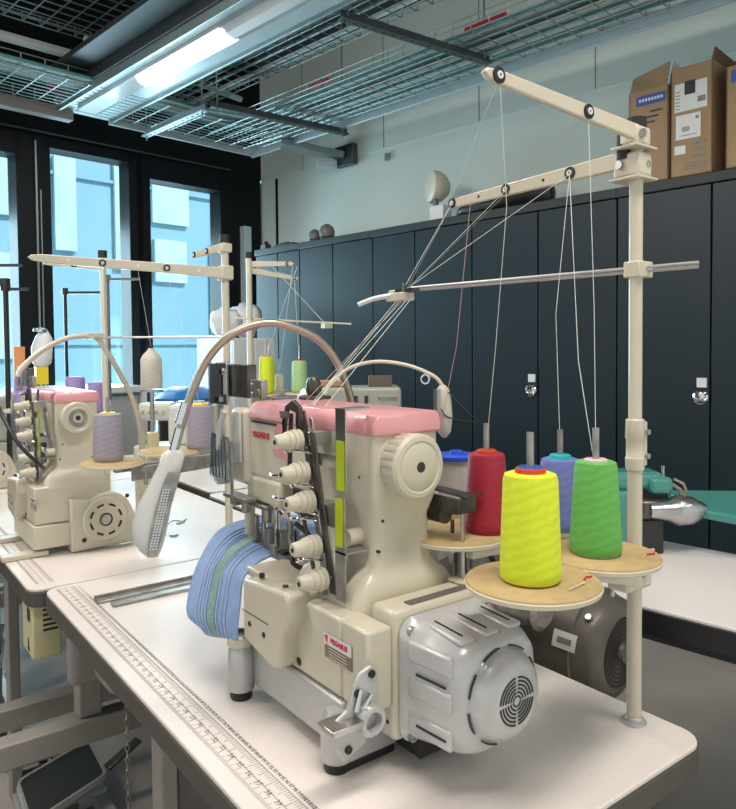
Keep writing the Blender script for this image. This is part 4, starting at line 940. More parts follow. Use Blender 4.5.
def bracket(parent, c, s=(0.05, 0.05, 0.04), m=cream):
    mb = MB(); c = V(c); mb.box(c.x-s[0]/2, c.x+s[0]/2, c.y-s[1]/2, c.y+s[1]/2, c.z-s[2]/2, c.z+s[2]/2)
    return mb.build('clamp_bracket', m, parent, bevel=0.004)
def tray(parent, x, y, z, r, pin=0.16, pxy=None):
    mb = MB(); mb.lathe((x, y, z-0.012), (0, 0, 1), [(0, r*0.90), (0.003, r*0.985), (0.008, r), (0.009, r*0.99)], 48); d = mb.build('spool_tray', discw, parent, smooth=50)
    mb = MB(); mb.lathe((x, y, z-0.003), (0, 0, 1), [(0, r*0.985), (0.002, r*0.975), (0.003, r*0.95)], 48); mb.build('foam_pad', tan, d)
    if pin:
        ax_, ay_ = pxy or (x, y); mb = MB(); mb.cyl((ax_, ay_, z), (ax_, ay_, z+pin+0.012), 0.0045, seg=12); mb.build('spool_pin', msteel, d)
    return d
st = thing('thread_stand', 'cream pole thread stand at the back corner of the nearest table', 'thread stand', (0.925, 0.589, 0.75), 'thread stands on the tables')
px, py = 0.925, 0.589
mb = MB(); mb.cyl((px, py, 0.757), (px, py, 1.175), 0.0105, seg=20); mb.cyl((px, py, 1.175), (px, py, 1.605), 0.0095, seg=20); mb.build('pole', cream, st)
mb = MB(); mb.lathe((px, py, 0.7505), (0, 0, 1), [(0, 0.018), (0.003, 0.0175), (0.004, 0.013), (0.008, 0.013), (0.010, 0.011)], 24); mb.build('base_ring', silver, st)
mb = MB(); mb.lathe((px, py, 1.12), (0, 0, 1), [(0, 0.013), (0.018, 0.0138), (0.020, 0.0125), (0.045, 0.0125), (0.047, 0.0138), (0.075, 0.013)], 20); mb.box(px-0.004, px+0.023, py-0.006, py+0.004, 1.125, 1.190)
jc = mb.build('joint_clamp', cream, st, bevel=0.002)
mb = MB()
for z in (1.14, 1.175): mb.cyl((px+0.019, py-0.006, z), (px+0.019, py-0.011, z), 0.004, seg=10)
mb.build('clamp_screw', steel, jc)
mb = MB(); mb.cyl((px, py, 1.605), (px, py, 1.622), 0.014, seg=20); mb.cyl((px-0.012, py+0.012, 1.565), (px-0.012, py+0.012, 1.60), 0.010, seg=16); mb.build('pole_cap', black, st)
# upper arm towards the front, lower arm along the table
bracket(st, (px-0.004, py, 1.595), (0.036, 0.030, 0.026)); bracket(st, (px, py+0.006, 1.556), (0.034, 0.042, 0.034))
mb = MB(); mb.box(px-0.03, px+0.022, py-0.02, py+0.022, 1.577, 1.5805); mb.box(px-0.022, px+0.026, py-0.018, py+0.03, 1.535, 1.5385); mb.build('bracket_flange', cream, st, bevel=0.001)
mb = MB()
mb.cyl((px-0.012, py-0.0155, 1.596), (px-0.012, py-0.020, 1.596), 0.006, seg=12); mb.cyl((px-0.0175, py+0.015, 1.557), (px-0.022, py+0.015, 1.557), 0.006, seg=12); mb.ring((px+0.006, py-0.015, 1.557), (0, -1, 0), 0.003, 0.005, 0.001, 12); mb.build('clamp_screw', steel, st)
arm_part('front_arm', (px-0.01, py-0.008, 1.598), (0.598, 0.574, 1.611), st, eyes=(0.93, 0.385), side=(0, -1, 0), h=0.023)
arm_part('side_arm', (px-0.006, py+0.02, 1.566), (0.950, 0.997, 1.571), st, eyes=(0.97, 0.60, 0.235), holes=(0.78, 0.38), side=(-1, 0, 0), h=0.025)
# long rods with thread guide
rd = MB()
rd.cyl((0.9405, 0.505, 1.4115), (0.872, 1.02, 1.412), 0.0024, seg=8); rd.cyl((0.9455, 0.508, 1.4065), (0.877, 1.02, 1.407), 0.0024, seg=8); rd.build('guide_rod', silver, st)
mb = MB(); mb.box(px-0.013, px+0.022, py-0.014, py+0.012, 1.397, 1.420); mb.build('rod_clamp', cream, st, bevel=0.002)
mb = MB(); mb.box(0.855, 0.88, 1.02, 1.075, 1.388, 1.404); mb.box(0.86, 0.865, 1.02, 1.075, 1.404, 1.410); gd = mb.build('thread_guide', cream, st, bevel=0.002)
mb = MB(); mb.box(0.856, 0.874, 1.0, 1.05, 1.4045, 1.4095); mb.cyl((0.85, 1.015, 1.405), (0.85, 1.015, 1.42), 0.003); mb.build('guide_clip', dsteel, gd)
mb = MB(); mb.tube([(0.86, 1.06, 1.40), (0.845, 1.10, 1.395), (0.83, 1.13, 1.385)], 0.005, 8, smooth=4); mb.build('guide_hook', skinw, gd)
# spool trays on brackets
Z = 1.02
TR = [(0.67, 0.563, 0.082, (0.666, 0.563), .166), (0.828, 0.577, 0.078, (0.822, 0.582), .158), (0.755, 0.785, 0.080, (0.794, 0.756), .152), (0.91, 0.752, 0.078, (0.898, 0.700), .140)]
for (x, y, r, pp, ph) in TR: tray(st, x, y, Z, r, pin=ph, pxy=pp)
mb = MB(); mb.bar((px, py, 0.995), (0.67, 0.575, 1.000), 0.020, 0.016); mb.bar((px-0.01, py-0.005, 0.985), (px-0.01, 0.92, 0.99), 0.004, 0.036); mb.bar((0.74, 0.74, 0.997), (0.915, 0.72, 0.997), 0.016, 0.012)
mb.prism([V((0.80, 0.560, 1.004)), V((0.955, 0.575, 1.004)), V((0.955, 0.575, 0.985)), V((0.915, 0.573, 0.955)), V((0.86, 0.568, 0.972)), V((0.80, 0.560, 0.99))], (0, 0.004, 0))
mb.build('tray_arm', creamd, st, bevel=0.001)
bracket(st, (px-0.012, py, 0.975), (0.062, 0.034, 0.046), creamd)
mb = MB(); mb.ring((px-0.003, py-0.0175, 0.975), (0, -1, 0), 0.004, 0.0065, 0.002, 14); mb.cyl((px-0.0185, py, 0.99), (px-0.023, py, 0.99), 0.004); mb.build('clamp_screw', steel, st)
mb = MB(); mb.bar((0.70, 0.80, 0.985), (px-0.012, 0.87, 0.982), 0.004, 0.03); mb.build('steel_strap', msteel, st)
# printed mark + needle on the front tray
mb = MB(); mb.tube([(0.712, 0.52, 1.0215), (0.722, 0.525, 1.0215), (0.73, 0.522, 1.0215)], 0.0012, 5); tag(mb.build('red_mark', redp, st), 'small red print on the front tray')
mb = MB(); mb.tube([(0.865, 0.532, 1.0215), (0.875, 0.528, 1.0215), (0.882, 0.532, 1.0215)], 0.0012, 5); mb.build('red_mark', redp, st)
mb = MB(); mb.tube([(0.668, 0.508, 1.0225), (0.700, 0.512, 1.0225)], 0.0008, 5); mb.ball((0.701, 0.512, 1.0225), 0.0016); tag(mb.build('pin', discw), 'thin pin lying on the front tan spool tray', 'pin')

def cone(name, lab, x, y, z, r0, r1, h, m, capm, caph=0.010, innerm=None, grp='thread cones on the nearest stand', seg=40):
    c = thing(name, lab, 'thread cone', (x, y, z), grp)
    mb = MB(); mb.lathe((x, y, z+0.0012), (0, 0, 1), [(0, r0*0.93), (0.003, r0), (h*0.12, r0*1.0), (h*0.93, r1*1.02), (h*0.985, r1*0.96), (h, r1*0.80), (h, 0.008)], seg); mb.build('thread_winding', m, c, smooth=50)
    mb = MB(); mb.lathe((x, y, z+h-0.004), (0, 0, 1), [(0, r1*0.60), (caph, r1*0.56), (caph+0.001, r1*0.5), (caph+0.001, 0.0048)], 24); cp = mb.build('core_top', capm, c)
    mb = MB(); mb.lathe((x, y, z), (0, 0, 1), [(0, r0*0.90), (0.0012, r0*0.90)], 24); mb.build('core_base', capm, c)
    if innerm:
        mb = MB(); mb.lathe((x, y, z+h+caph-0.0035), (0, 0, 1), [(0, r1*0.5), (0.002, r1*0.46), (0.002, 0.0048)], 20); mb.build('core_ring', innerm, cp)
    return c
redcap = mat('red_core', (0.62, 0.05, 0.02), 0.4); pinkcap = mat('pink_core', (0.70, 0.50, 0.55), 0.45); tealcap = mat('turquoise_core', (0.02, 0.50, 0.55), 0.4)
zz = Z+0.0005
cone('thread_cone', 'neon yellow thread cone with red core on the front tan tray', 0.666, 0.563, zz, 0.0365, 0.032, 0.128, t_yellow, redcap, innerm=MATS['blue_print'])
cone('thread_cone', 'bright green thread cone with pale pink core beside the cream pole', 0.822, 0.582, zz, 0.034, 0.0275, 0.124, t_green, pinkcap, 0.007)
cone('thread_cone', 'crimson thread cone with red core behind the neon yellow one', 0.794, 0.756, zz, 0.034, 0.0275, 0.118, t_red, redcap, 0.009)
cone('thread_cone', 'periwinkle blue thread cone with turquoise core behind the yellow and green cones', 0.898, 0.700, zz, 0.034, 0.029, 0.106, t_blue, tealcap, 0.010)
sp = thing('thread_spool', 'clear nylon thread spool with bright blue rim left of the crimson cone', 'thread spool', (0.846, 0.874, 1.0))
mb = MB(); mb.lathe((0.855, 0.885, 1.025), (0, 0, 1), [(0, 0.036), (0.084, 0.0345), (0.084, 0)], 36); mb.build('winding', clear, sp)
mb = MB(); mb.lathe((0.855, 0.885, 1.109), (0, 0, 1), [(0, 0.039), (0.007, 0.040), (0.008, 0.036), (0.008, 0.012), (0.014, 0.011), (0.014, 0)], 36); mb.lathe((0.855, 0.885, 1.0215), (0, 0, 1), [(0, 0.038), (0.0034, 0.038)], 36); mb.build('flange', bagblue, sp)
ss = thing('spool_shelf', 'round tan shelf under the blue rimmed spool', 'shelf', (0.90, 0.93, 0.75))
mb = MB(); mb.lathe((0.875, 0.915, 1.0), (0, 0, 1), [(0, 0.075), (0.01, 0.08), (0.0205, 0.078)], 40); mb.build('shelf_top', tan, ss)
mb = MB(); mb.cyl((0.90, 0.93, 0.7505), (0.90, 0.93, 1.0), 0.008); mb.build('post', dsteel, ss)
# knee / thread tray block with upright rod behind the handwheel
dv = thing('bobbin_winder', 'dark steel winder block on an upright rod behind the handwheel', 'winder', (0.735, 0.72, 0.96))
mb = MB(); mb.prism([V(p) for p in ((0.718, 0.725, 1.084), (0.765, 0.735, 1.080), (0.745, 0.755, 1.083), (0.725, 0.80, 1.090), (0.700, 0.80, 1.092))], (0, 0, 0.004)); mb.box(0.706, 0.742, 0.727, 0.731, 1.062, 1.084); mb.box(0.706, 0.710, 0.731, 0.79, 1.062, 1.084); mb.build('cover', dsteel, dv, bevel=0.001)
mb = MB(); mb.cyl((0.722, 0.735, 0.9625), (0.722, 0.735, 1.083), 0.0030); mb.build('rod', steel, dv)
mb = MB(); mb.cyl((0.722, 0.77, 1.052), (0.722, 0.80, 1.052), 0.013); mb.cyl((0.745, 0.78, 1.0), (0.745, 0.78, 1.04), 0.003); mb.build('wheel', dsteel, dv)
mb = MB()
mb.box(0.705, 0.74, 0.72, 0.75, 0.9625, 0.967); mb.build('foot', cream, dv, bevel=0.002)

# ---------------------------------------------------------------- gooseneck lamps
gl = thing('gooseneck_lamp', 'metal gooseneck work lamp arching over the nearest machine, white leaf shaped head', 'lamp', (0.745, 1.09, 1.205), 'gooseneck lamps')
neck = [(0.774, 1.078, 1.19), (0.768, 1.079, 1.22), (0.752, 1.083, 1.262), (0.728, 1.090, 1.30), (0.690, 1.098, 1.328), (0.622, 1.112, 1.346), (0.560, 1.126, 1.328), (0.515, 1.136, 1.285), (0.485, 1.142, 1.22), (0.467, 1.146, 1.165)]
mb = MB(); mb.tube(neck, 0.0072, 12, smooth=6); nk = mb.build('neck', gooseg, gl, smooth=60)
pts = crom([V(p) for p in neck], 30)
mb = MB(); mb.cyl((0.467, 1.146, 1.175), (0.478, 1.143, 1.21), 0.009); mb.tube([(0.467, 1.146, 1.168), (0.458, 1.148, 1.135), (0.452, 1.149, 1.09)], 0.008, 12); mb.build('neck_sleeve', chrome, nk)
# head: long leaf shape; hangs from (172,450) to (150,560)
A = V((0.455, 1.149, 1.132)); B = V((0.424, 1.156, 0.956)); ax = (B-A); axn = ax.normalized()
wd = V((0.80, -0.60, 0)).normalized()      # width direction (sideways in view)
dp = wd.cross(axn).normalized()
secs = []
for f, w, d, sh in ((0.0, 0.013, 0.012, 0.004), (0.03, 0.022, 0.014, 0.004), (0.16, 0.024, 0.014, 0.0), (0.3, 0.026, 0.015, -0.008), (0.5, 0.033, 0.016, -0.016), (0.7, 0.036, 0.015, -0.020), (0.85, 0.031, 0.014, -0.017), (0.95, 0.020, 0.011, -0.010), (1.0, 0.010, 0.006, -0.004)):
    c = A + ax*f + wd*sh*0.9
    secs.append([c + wd*w*0.85*math.cos(a) + dp*d*math.sin(a) for a in [2*PI*i/20 for i in range(20)]])
mb = MB().loft(secs); hd = mb.build('lamp_head', lampw, gl, smooth=60)
face = []
lf = [(0.20, 0.003, 0.024), (0.34, -0.003, 0.021), (0.6, -0.009, 0.0145), (0.85, -0.010, 0.0100), (0.985, -0.008, 0.004)]
dd = -dp if dp.dot(V((0, 0, 1.3))-A) < 0 else dp
mb = MB()
Lp = [A+ax*f+wd*a+dd*0.0150 for f, a, b in lf]; Rp = [A+ax*f+wd*b+dd*0.0150 for f, a, b in lf]
mb.prism(Lp + Rp[::-1], dd*0.004); lp_ = mb.build('led_panel', msteel, hd)
mb = MB()
for k in range(22):
    f = 0.36+k*0.026
    for j in range(3):
        c = A+ax*f+wd*(0.0015+(j-(f-0.3)*2.2)*0.0046)+dd*0.0193; mb.bar(c-axn*0.0013, c+axn*0.0013, 0.0026, 0.0010, up=dd)
mb.build('led_grid', chrome, lp_)
gl2 = thing('gooseneck_lamp', 'slim gooseneck lamp behind the pink lid with hanging cream head', 'lamp', (0.72, 1.10, 1.205), 'gooseneck lamps')
mb = MB(); mb.tube([(0.722, 1.09, 1.212), (0.732, 1.085, 1.236), (0.758, 1.060, 1.264), (0.796, 1.03, 1.275), (0.840, 0.995, 1.268), (0.874, 0.962, 1.248), (0.886, 0.952, 1.23)], 0.0036, 10, smooth=6); mb.build('neck', MATS['ivory_tray'], gl2, smooth=60)
mb = MB(); mb.lathe((0.70, 1.09, 1.2095), (0, 0, 1), [(0, 0.030), (0.004, 0.030), (0.006, 0.024), (0.006, 0)], 28); b2 = mb.build('magnet_base', dsteel, gl2)
mb = MB(); mb.lathe((0.706, 1.10, 1.2155), (-0.1, 0, 1), [(0, 0.013), (0.01, 0.015), (0.024, 0.013), (0.032, 0.008), (0.034, 0)], 20); mb.build('base_housing', dsteel, gl2)
mb = MB(); mb.lathe((0.884, 0.95, 1.232), (0.03, -0.02, -1), [(0, 0.005), (0.008, 0.012), (0.03, 0.015), (0.06, 0.016), (0.085, 0.012), (0.095, 0.004), (0.096, 0)], 18); mb.build('lamp_head', creamd, gl2, smooth=60)
mb = MB(); mb.ring((0.862, 0.970, 1.243), (-0.9, -0.3, 0), 0.007, 0.0095, 0.003, 18); mb.build('hanger_ring', chrome, gl2)
mb = MB(); mb.box(0.864, 0.872, 0.942, 0.952, 1.17, 1.225); mb.build('switch_strip', steel, gl2)
mb = MB(); mb.tube([(0.884, 0.935, 1.22), (0.907, 0.91, 1.185), (0.927, 0.905, 1.165), (0.882, 0.932, 1.175), (0.867, 0.935, 1.19)], 0.0012, 6, smooth=6); mb.build('wire', ink, gl2)

# ---------------------------------------------------------------- stand two on the second table
s2 = thing('thread_stand', 'cream thread stand on the second table with long arm across the windows', 'thread stand', (0.90, 1.86, 0.75), 'thread stands on the tables')
x2, y2 = 0.900, 1.86
mb = MB(); mb.cyl((x2, y2, 0.7505), (x2, y2, 1.60), 0.0105, seg=16); mb.build('pole', cream, s2)
mb = MB(); mb.cyl((x2, y2, 1.60), (x2, y2, 1.622), 0.014, seg=16); mb.build('pole_cap', black, s2)
bracket(s2, (x2, y2, 1.585), (0.032, 0.032, 0.026)); bracket(s2, (x2, y2, 1.515), (0.034, 0.042, 0.04))
arm_part('upper_arm', (x2, y2, 1.590), (0.885, 2.05, 1.583), s2, eyes=(0.9, 0.5), side=(-1, 0, 0), h=0.024)
arm_part('long_arm', (x2-0.01, y2-0.006, 1.515), (0.425, 2.05, 1.547), s2, eyes=(0.30, 0.63), holes=(), side=(-0.35, -1, 0), h=0.030)
mb = MB()
for f in (0.13, 0.45, 0.80):
    p = V((x2-0.01, y2-0.006, 1.515)).lerp(V((0.425, 2.05, 1.547)), f) + V((-0.33, -0.94, 0))*0.0042; mb.cyl(p, p+V((-0.33, -0.94, 0))*0.001, 0.004, seg=10)
mb.build('arm_hole', skinw, s2)
tray(s2, 0.565, 1.825, 1.020, 0.078, 0.15, (0.56, 1.84)); tray(s2, 0.755, 1.93, 1.020, 0.085, 0.0)
mb = MB(); mb.bar((0.57, 1.83, 0.998), (x2, y2, 0.998), 0.02, 0.018); mb.bar((0.60, 1.79, 0.986), (0.88, 1.85, 0.990), 0.005, 0.034); mb.cyl((0.64, 1.80, 0.955), (0.64, 1.80, 0.99), 0.005); mb.build('tray_arm', msteel, s2, bevel=0.002)
mb = MB(); mb.cyl((0.575, 1.99, 1.335), (x2+0.02, y2-0.01, 1.335), 0.003, seg=8); mb.build('guide_rod', steel, s2)
mb = MB(); mb.box(x2-0.012, x2+0.02, y2-0.013, y2+0.012, 1.325, 1.347); mb.build('rod_clamp', cream, s2, bevel=0.002)
cone('thread_cone', 'lavender grey thread cone with yellow core in front of the second machine', 0.56, 1.84, 1.0205, 0.036, 0.034, 0.118, t_lav, yellowp, 0.008, grp='thread cones on the second stand')
cone('thread_cone', 'lavender grey thread cone with yellow core behind the gooseneck of the front lamp', 0.835, 1.90, 1.0205, 0.0385, 0.036, 0.120, t_lav, yellowp, 0.010, grp='thread cones on the second stand')
# gooseneck on machine 2
gl3 = thing('gooseneck_lamp', 'cream gooseneck lamp rising from the second machine towards the long arm', 'lamp', (0.80, 2.30, 0.75), 'gooseneck lamps')
mb = MB(); mb.tube([(0.443, 2.3, 1.225), (0.455, 2.3, 1.25), (0.505, 2.3, 1.297), (0.568, 2.3, 1.333), (0.62, 2.3, 1.345), (0.666, 2.3, 1.342), (0.693, 2.3, 1.31), (0.735, 2.3, 1.237), (0.78, 2.3, 1.14), (0.808, 2.3, 1.023)], 0.008, 10, smooth=6); mb.build('neck', cream, gl3, smooth=60)
mb = MB(); mb.box(0.64, 0.70, 2.285, 2.315, 1.335, 1.355); mb.build('cable_clip', cream, gl3, bevel=0.002)
mb = MB(); mb.lathe((0.808, 2.3, 1.03), (0, 0, -1), [(0, 0.012), (0.11, 0.010), (0.11, 0)], 14); mb.build('lower_sleeve', cream, gl3)
mb = MB(); mb.box(0.788, 0.828, 2.28, 2.32, 0.7505, 0.92); mb.build('table_clamp', cream, gl3, bevel=0.004)

# single white cone on a post
wc = thing('thread_cone', 'ivory thread cone standing alone on a steel post on the second table', 'thread cone', (0.752, 2.05, 1.185))
mb = MB(); mb.lathe((0.752, 2.05, 1.187), (0, 0, 1), [(0, 0.029), (0.004, 0.031), (0.085, 0.030), (0.098, 0.024), (0.112, 0.010), (0.118, 0.008), (0.118, 0)], 30); mb.build('thread_winding', t_white, wc, smooth=50)
mb = MB(); mb.cyl((0.752, 2.05, 1.303), (0.752, 2.05, 1.311), 0.007, seg=12); mb.build('core_top', black, wc)
ps = thing('spool_post', 'short steel post with cream foot carrying the lone ivory cone', 'spool post', (0.77, 2.06, 0.75))
mb = MB(); mb.cyl((0.752, 2.05, 1.05), (0.752, 2.05, 1.178), 0.006); mb.lathe((0.752, 2.05, 1.178), (0, 0, 1), [(0, 0.034), (0.006, 0.034)], 24); mb.build('post', steel, ps)
mb = MB(); mb.box(0.737, 0.767, 2.035, 2.065, 0.7505, 1.06); mb.build('foot', creambox, ps, bevel=0.005)

# ---------------------------------------------------------------- background: purple cones, stands, machines
for (x, y, z, lab) in ((0.74, 2.82, 1.085, 'largest purple thread cone behind the second machine'), (0.805, 2.76, 1.065, 'smaller purple thread cone just right of the largest one'), (0.58, 2.90, 1.085, 'purple thread cone half hidden behind the metal box of the second machine')):
    cone('thread_cone', lab, x, y, z, 0.038, 0.034, 0.115, t_purple, pinkcap, 0.006, grp='purple thread cones', seg=24)
s3 = thing('thread_stand', 'thin cream stand pole with black cap in front of the middle window', 'thread stand', (0.80, 2.65, 0.75), 'thread stands on the tables')
mb = MB(); mb.cyl((0.80, 2.65, 0.7505), (0.80, 2.65, 1.635), 0.0105); mb.build('pole', cream, s3)
mb = MB(); mb.cyl((0.80, 2.65, 1.635), (0.80, 2.65, 1.66), 0.016); mb.build('pole_cap', black, s3)
arm_part('front_arm', (0.80, 2.65, 1.60), (0.60, 2.66, 1.605), s3, eyes=(0.5,), h=0.022)
for (x, y) in ((0.74, 2.82), (0.58, 2.90)): tray(s3, x, y, 1.0845, 0.075, 0.0)
mb = MB(); mb.bar((0.58, 2.88, 1.055), (0.81, 2.66, 1.055), 0.02, 0.016); mb.build('tray_arm', cream, s3)
tray(s3, 0.815, 2.75, 1.0645, 0.042, 0.0)
# neon cone group on the rear stand of the middle row
x4, y4 = 1.415, 2.70
s4 = thing('thread_stand', 'cream stand pole with black cap in front of the dark end cupboard', 'thread stand', (x4, y4, 0.75), 'thread stands on the tables')
mb = MB(); mb.cyl((x4, y4, 0.7505), (x4, y4, 1.68), 0.0125, seg=14); mb.build('pole', cream, s4)
mb = MB(); mb.cyl((x4, y4, 1.68), (x4, y4, 1.705), 0.016); mb.build('pole_cap', black, s4)
arm_part('front_arm', (x4, y4, 1.655), (1.585, 2.62, 1.660), s4, eyes=(0.85,), h=0.026)
arm_part('side_arm', (x4, y4, 1.63), (1.62, 2.64, 1.60), s4, eyes=(0.9,), h=0.026)
mb = MB(); mb.cyl((1.37, 2.74, 1.43), (1.76, 2.45, 1.402), 0.004, seg=8); mb.box(1.66, 1.70, 2.50, 2.53, 1.385, 1.405); mb.build('guide_rod', creamd, s4)
for (x, y) in ((1.49, 2.70), (1.625, 2.88), (1.63, 2.665)): tray(s4, x, y, 1.110, 0.062, 0.0)
mb = MB(); mb.bar((x4, y4, 1.085), (1.66, 2.66, 1.085), 0.03, 0.02); mb.build('tray_arm', msteel, s4)
for (x, y, z, h, r, m, cap, lab) in ((1.49, 2.70, 1.111, 0.155, 0.032, t_yellow, redcap, 'tall neon yellow cone behind the metal box of the nearest machine'), (1.60, 2.87, 1.111, 0.135, 0.028, t_yellow, redcap, 'shorter neon yellow cone half behind the tall neon one'),
                                  (1.635, 2.665, 1.111, 0.135, 0.036, t_pale, redcap, 'pale green cone with red core in the middle row'), (1.565, 2.72, 1.111, 0.075, 0.020, t_white, pinkcap, 'small white cone between the neon yellow and pale green cones')):
    cone('thread_cone', lab, x, y, z, r, r*0.9, h, m, cap, 0.008, grp='cones on the middle row stand', seg=24)
    mb = MB(); mb.cyl((x, y, z+h+0.01), (x, y, z+h+0.07), 0.004, seg=8); mb.build('spool_pin', steel, s4)

t6 = table('white sewing table in the middle row directly behind the pink lid', 1.13, 1.80, 1.75, 2.53)
for y in (1.85, 2.42): post(t6, 1.2, y, 0, 0.705); post(t6, 1.72, y, 0, 0.705)
# grey machine behind the pink lid
g = thing('overlock_machine', 'grey overlock machine right behind the pink lid, with brown box on top', 'sewing machine', (1.45, 1.95, 0.75))
ga = V((1.30, 2.02, 0)); gb = V((1.535, 1.85, 0)); gd_ = (gb-ga).normalized(); gn = V((gd_.y, -gd_.x, 0))
if gn.y > 0: gn = -gn
def G(a, b, z): return ga + gd_*a - gn*b + V((0, 0, z))
def gbox(mb, a0, a1, b0, b1, z0, z1):
    vs = [G(a, b, z) for z in (z0, z1) for b in (b0, b1) for a in (a0, a1)]
    return mb.poly(vs, [(0, 2, 3, 1), (4, 5, 7, 6), (0, 1, 5, 4), (1, 3, 7, 5), (3, 2, 6, 7), (2, 0, 4, 6)])
gm = mat('grey_green_enamel', (0.36, 0.36, 0.31), 0.35, coat=0.2, noise=0.04)
gbody = gbox(MB(), 0.0, 0.29, 0, 0.16, 1.06, 1.168).build('upper_body', gm, g, bevel=0.012, seg=3)
gbox(MB(), 0.02, 0.27, 0.01, 0.15, 0.7505, 1.06).build('lower_body', gm, g, bevel=0.008)
mb = MB()
for a in (0.13, 0.165): gbox(mb, a, a+0.012, -0.003, 0.0, 1.085, 1.14)
mb.build('slot', ink, gbody)
gbox(MB(), 0.21, 0.275, -0.003, 0.0, 1.125, 1.135).build('maker_plate', chrome, gbody)
gbox(MB(), 0.18, 0.26, 0.03, 0.08, 1.168, 1.205).build('thread_box', mat('brown_metal', (0.12, 0.09, 0.06), 0.5), g, bevel=0.002)
gbox(MB(), -0.03, 0.09, 0.02, 0.10, 1.169, 1.19).build('wooden_block', card, g, bevel=0.004)
mb = MB(); mb.lathe(G(0.08, 0.05, 1.168), (0, 0, 1), [(0, 0.014), (0.01, 0.012), (0.02, 0.005), (0.035, 0.004), (0.035, 0)], 14); mb.build('oil_filler', steel, g)
mb = MB(); gbox(mb, -0.20, 0.02, 0.02, 0.12, 1.07, 1.10); gbox(mb, -0.18, -0.02, 0.03, 0.10, 0.7505, 0.80); gbox(mb, -0.16, -0.10, 0.04, 0.09, 0.80, 1.07); mb.build('side_table', msteel, g, bevel=0.004)
mb = MB()
for k in range(9): mb.ball(G(-0.02+random.uniform(-.03, .03), 0.0+random.uniform(0, .04), 1.12+random.uniform(0, .03)), 0.018, seg=10)
mb.build('dust_cover', skinw, g)

# white/grey machine in middle row behind the ivory cone
def bg_machine(lab, x, y, ang, m, s=1.0, z=0.7505):
    t = thing('overlock_machine', lab, 'sewing machine', (0, 0, 0), 'small white machines in the background')
    mb = MB(); mb.box(-0.14*s, 0.14*s, -0.10*s, 0.10*s, 0, 0.10*s); mb.build('base', m, t, bevel=0.01)
    mb = MB(); mb.box(0.03*s, 0.13*s, -0.08*s, 0.08*s, 0.10*s, 0.30*s); mb.box(-0.13*s, 0.04*s, -0.05*s, 0.06*s, 0.22*s, 0.31*s); b = mb.build('body', m, t, bevel=0.015, seg=3)
    mb = MB(); mb.lathe((0.13*s, 0, 0.22*s), (1, 0, 0), [(0, 0.045*s), (0.025*s, 0.045*s), (0.03*s, 0.03*s), (0.03*s, 0)], 24); mb.build('hand_wheel', m, t)
    mb = MB()
    for k in range(4): mb.lathe((-0.11*s+k*0.035*s, -0.05*s, 0.27*s), (0, -1, 0), [(0, 0.012*s), (0.03*s, 0.009*s), (0.03*s, 0)], 14)
    mb.build('tension_knob', creamd, t)
    mb = MB(); mb.cyl((-0.09*s, 0, 0.11*s), (-0.09*s, 0, 0.23*s), 0.006); mb.box(-0.12*s, -0.06*s, -0.03*s, 0.03*s, 0.10*s, 0.12*s); mb.cyl((-0.07*s, -0.01, 0.11*s), (-0.07*s, -0.01, 0.23*s), 0.004); mb.build('presser_bar', dsteel, t)
    t.location = (x, y, z); t.rotation_euler = (0, 0, ang); return t
whitee = mat('white_enamel', (0.60, 0.60, 0.56), 0.35, coat=0.2)
bg_machine('small white machine on the middle row table below the ivory cone', 1.30, 3.35, -0.7, whitee, 0.95)
bg_machine('white overlock machine on the third table behind the purple cones', 0.86, 3.45, -0.6, whitee, 1.25)
bg_machine('white overlock machine at the far end of the third table by the window', 0.60, 3.95, -0.5, gm, 1.1)
bg_machine('grey machine on the middle row table nearest the windows', 1.55, 3.55, -0.6, gm, 0.9)

def ladder_frame(): pass
# long pale machine head / shelf at the windows behind the second machine
sh = thing('shelf_unit', 'pale low shelf unit under the middle window behind the machines', 'shelf', R(-1.15, 0.05, 0))
mb = MB(); mb.box(-1.75, -0.95, -0.15, 0.30, 1.05, 1.085, RM); mb.box(-1.75, -0.95, -0.15, 0.30, 0.6, 0.63, RM); mb.build('shelf_board', whitee, sh, bevel=0.003)
mb = MB()
for s in (-1.74, -1.36, -0.98): mb.box(s, s+0.03, -0.15, 0.30, 0.0, 1.05, RM)
mb.build('upright', whitee, sh)
mb = MB(); mb.box(-1.70, -1.37, -0.12, 0.28, 0.64, 1.03, RM); mb.box(-1.32, -0.99, -0.12, 0.28, 0.64, 1.03, RM); mb.build('door_panel', silver, sh, bevel=0.003)

# black L shaped thread holders
def lstand(lab, x, y, zb, zt, dx, dy, r=0.008, m=blackp, sub=None):
    t = thing('tall_thread_holder', lab, 'thread stand', (x, y, zb), 'thin black thread holders before the windows')
    mb = MB(); mb.cyl((x, y, zb), (x, y, zt+0.01), r, seg=10); mb.build('pole', m, t)
    mb = MB(); mb.bar((x-dx*0.02, y-dy*0.02, zt), (x+dx, y+dy, zt), 0.012, 0.012); mb.cyl((x, y, zt-0.008), (x, y, zt+0.022), r*1.8, seg=10); mb.build('arm', m, t)
    mb = MB(); mb.lathe((x, y, zb), (0, 0, 1), [(0, 0.03), (0.01, 0.03), (0.012, 0.01)], 16); mb.build('foot', m, t)
    return t
lstand('thin black thread holder left of the cream pole, its arm pointing right', 0.905, 3.59, 0.7505, 1.575, 0.135, -0.10)
lstand('thin black thread holder right of the cream pole, before the middle window', 1.14, 3.70, 0.0, 1.66, 0.13, -0.10, m=framed)
l3 = lstand('thick black thread holder at the left picture edge with two arms', 0.60, 3.32, 0.7505, 1.56, 0.08, -0.06, r=0.011)
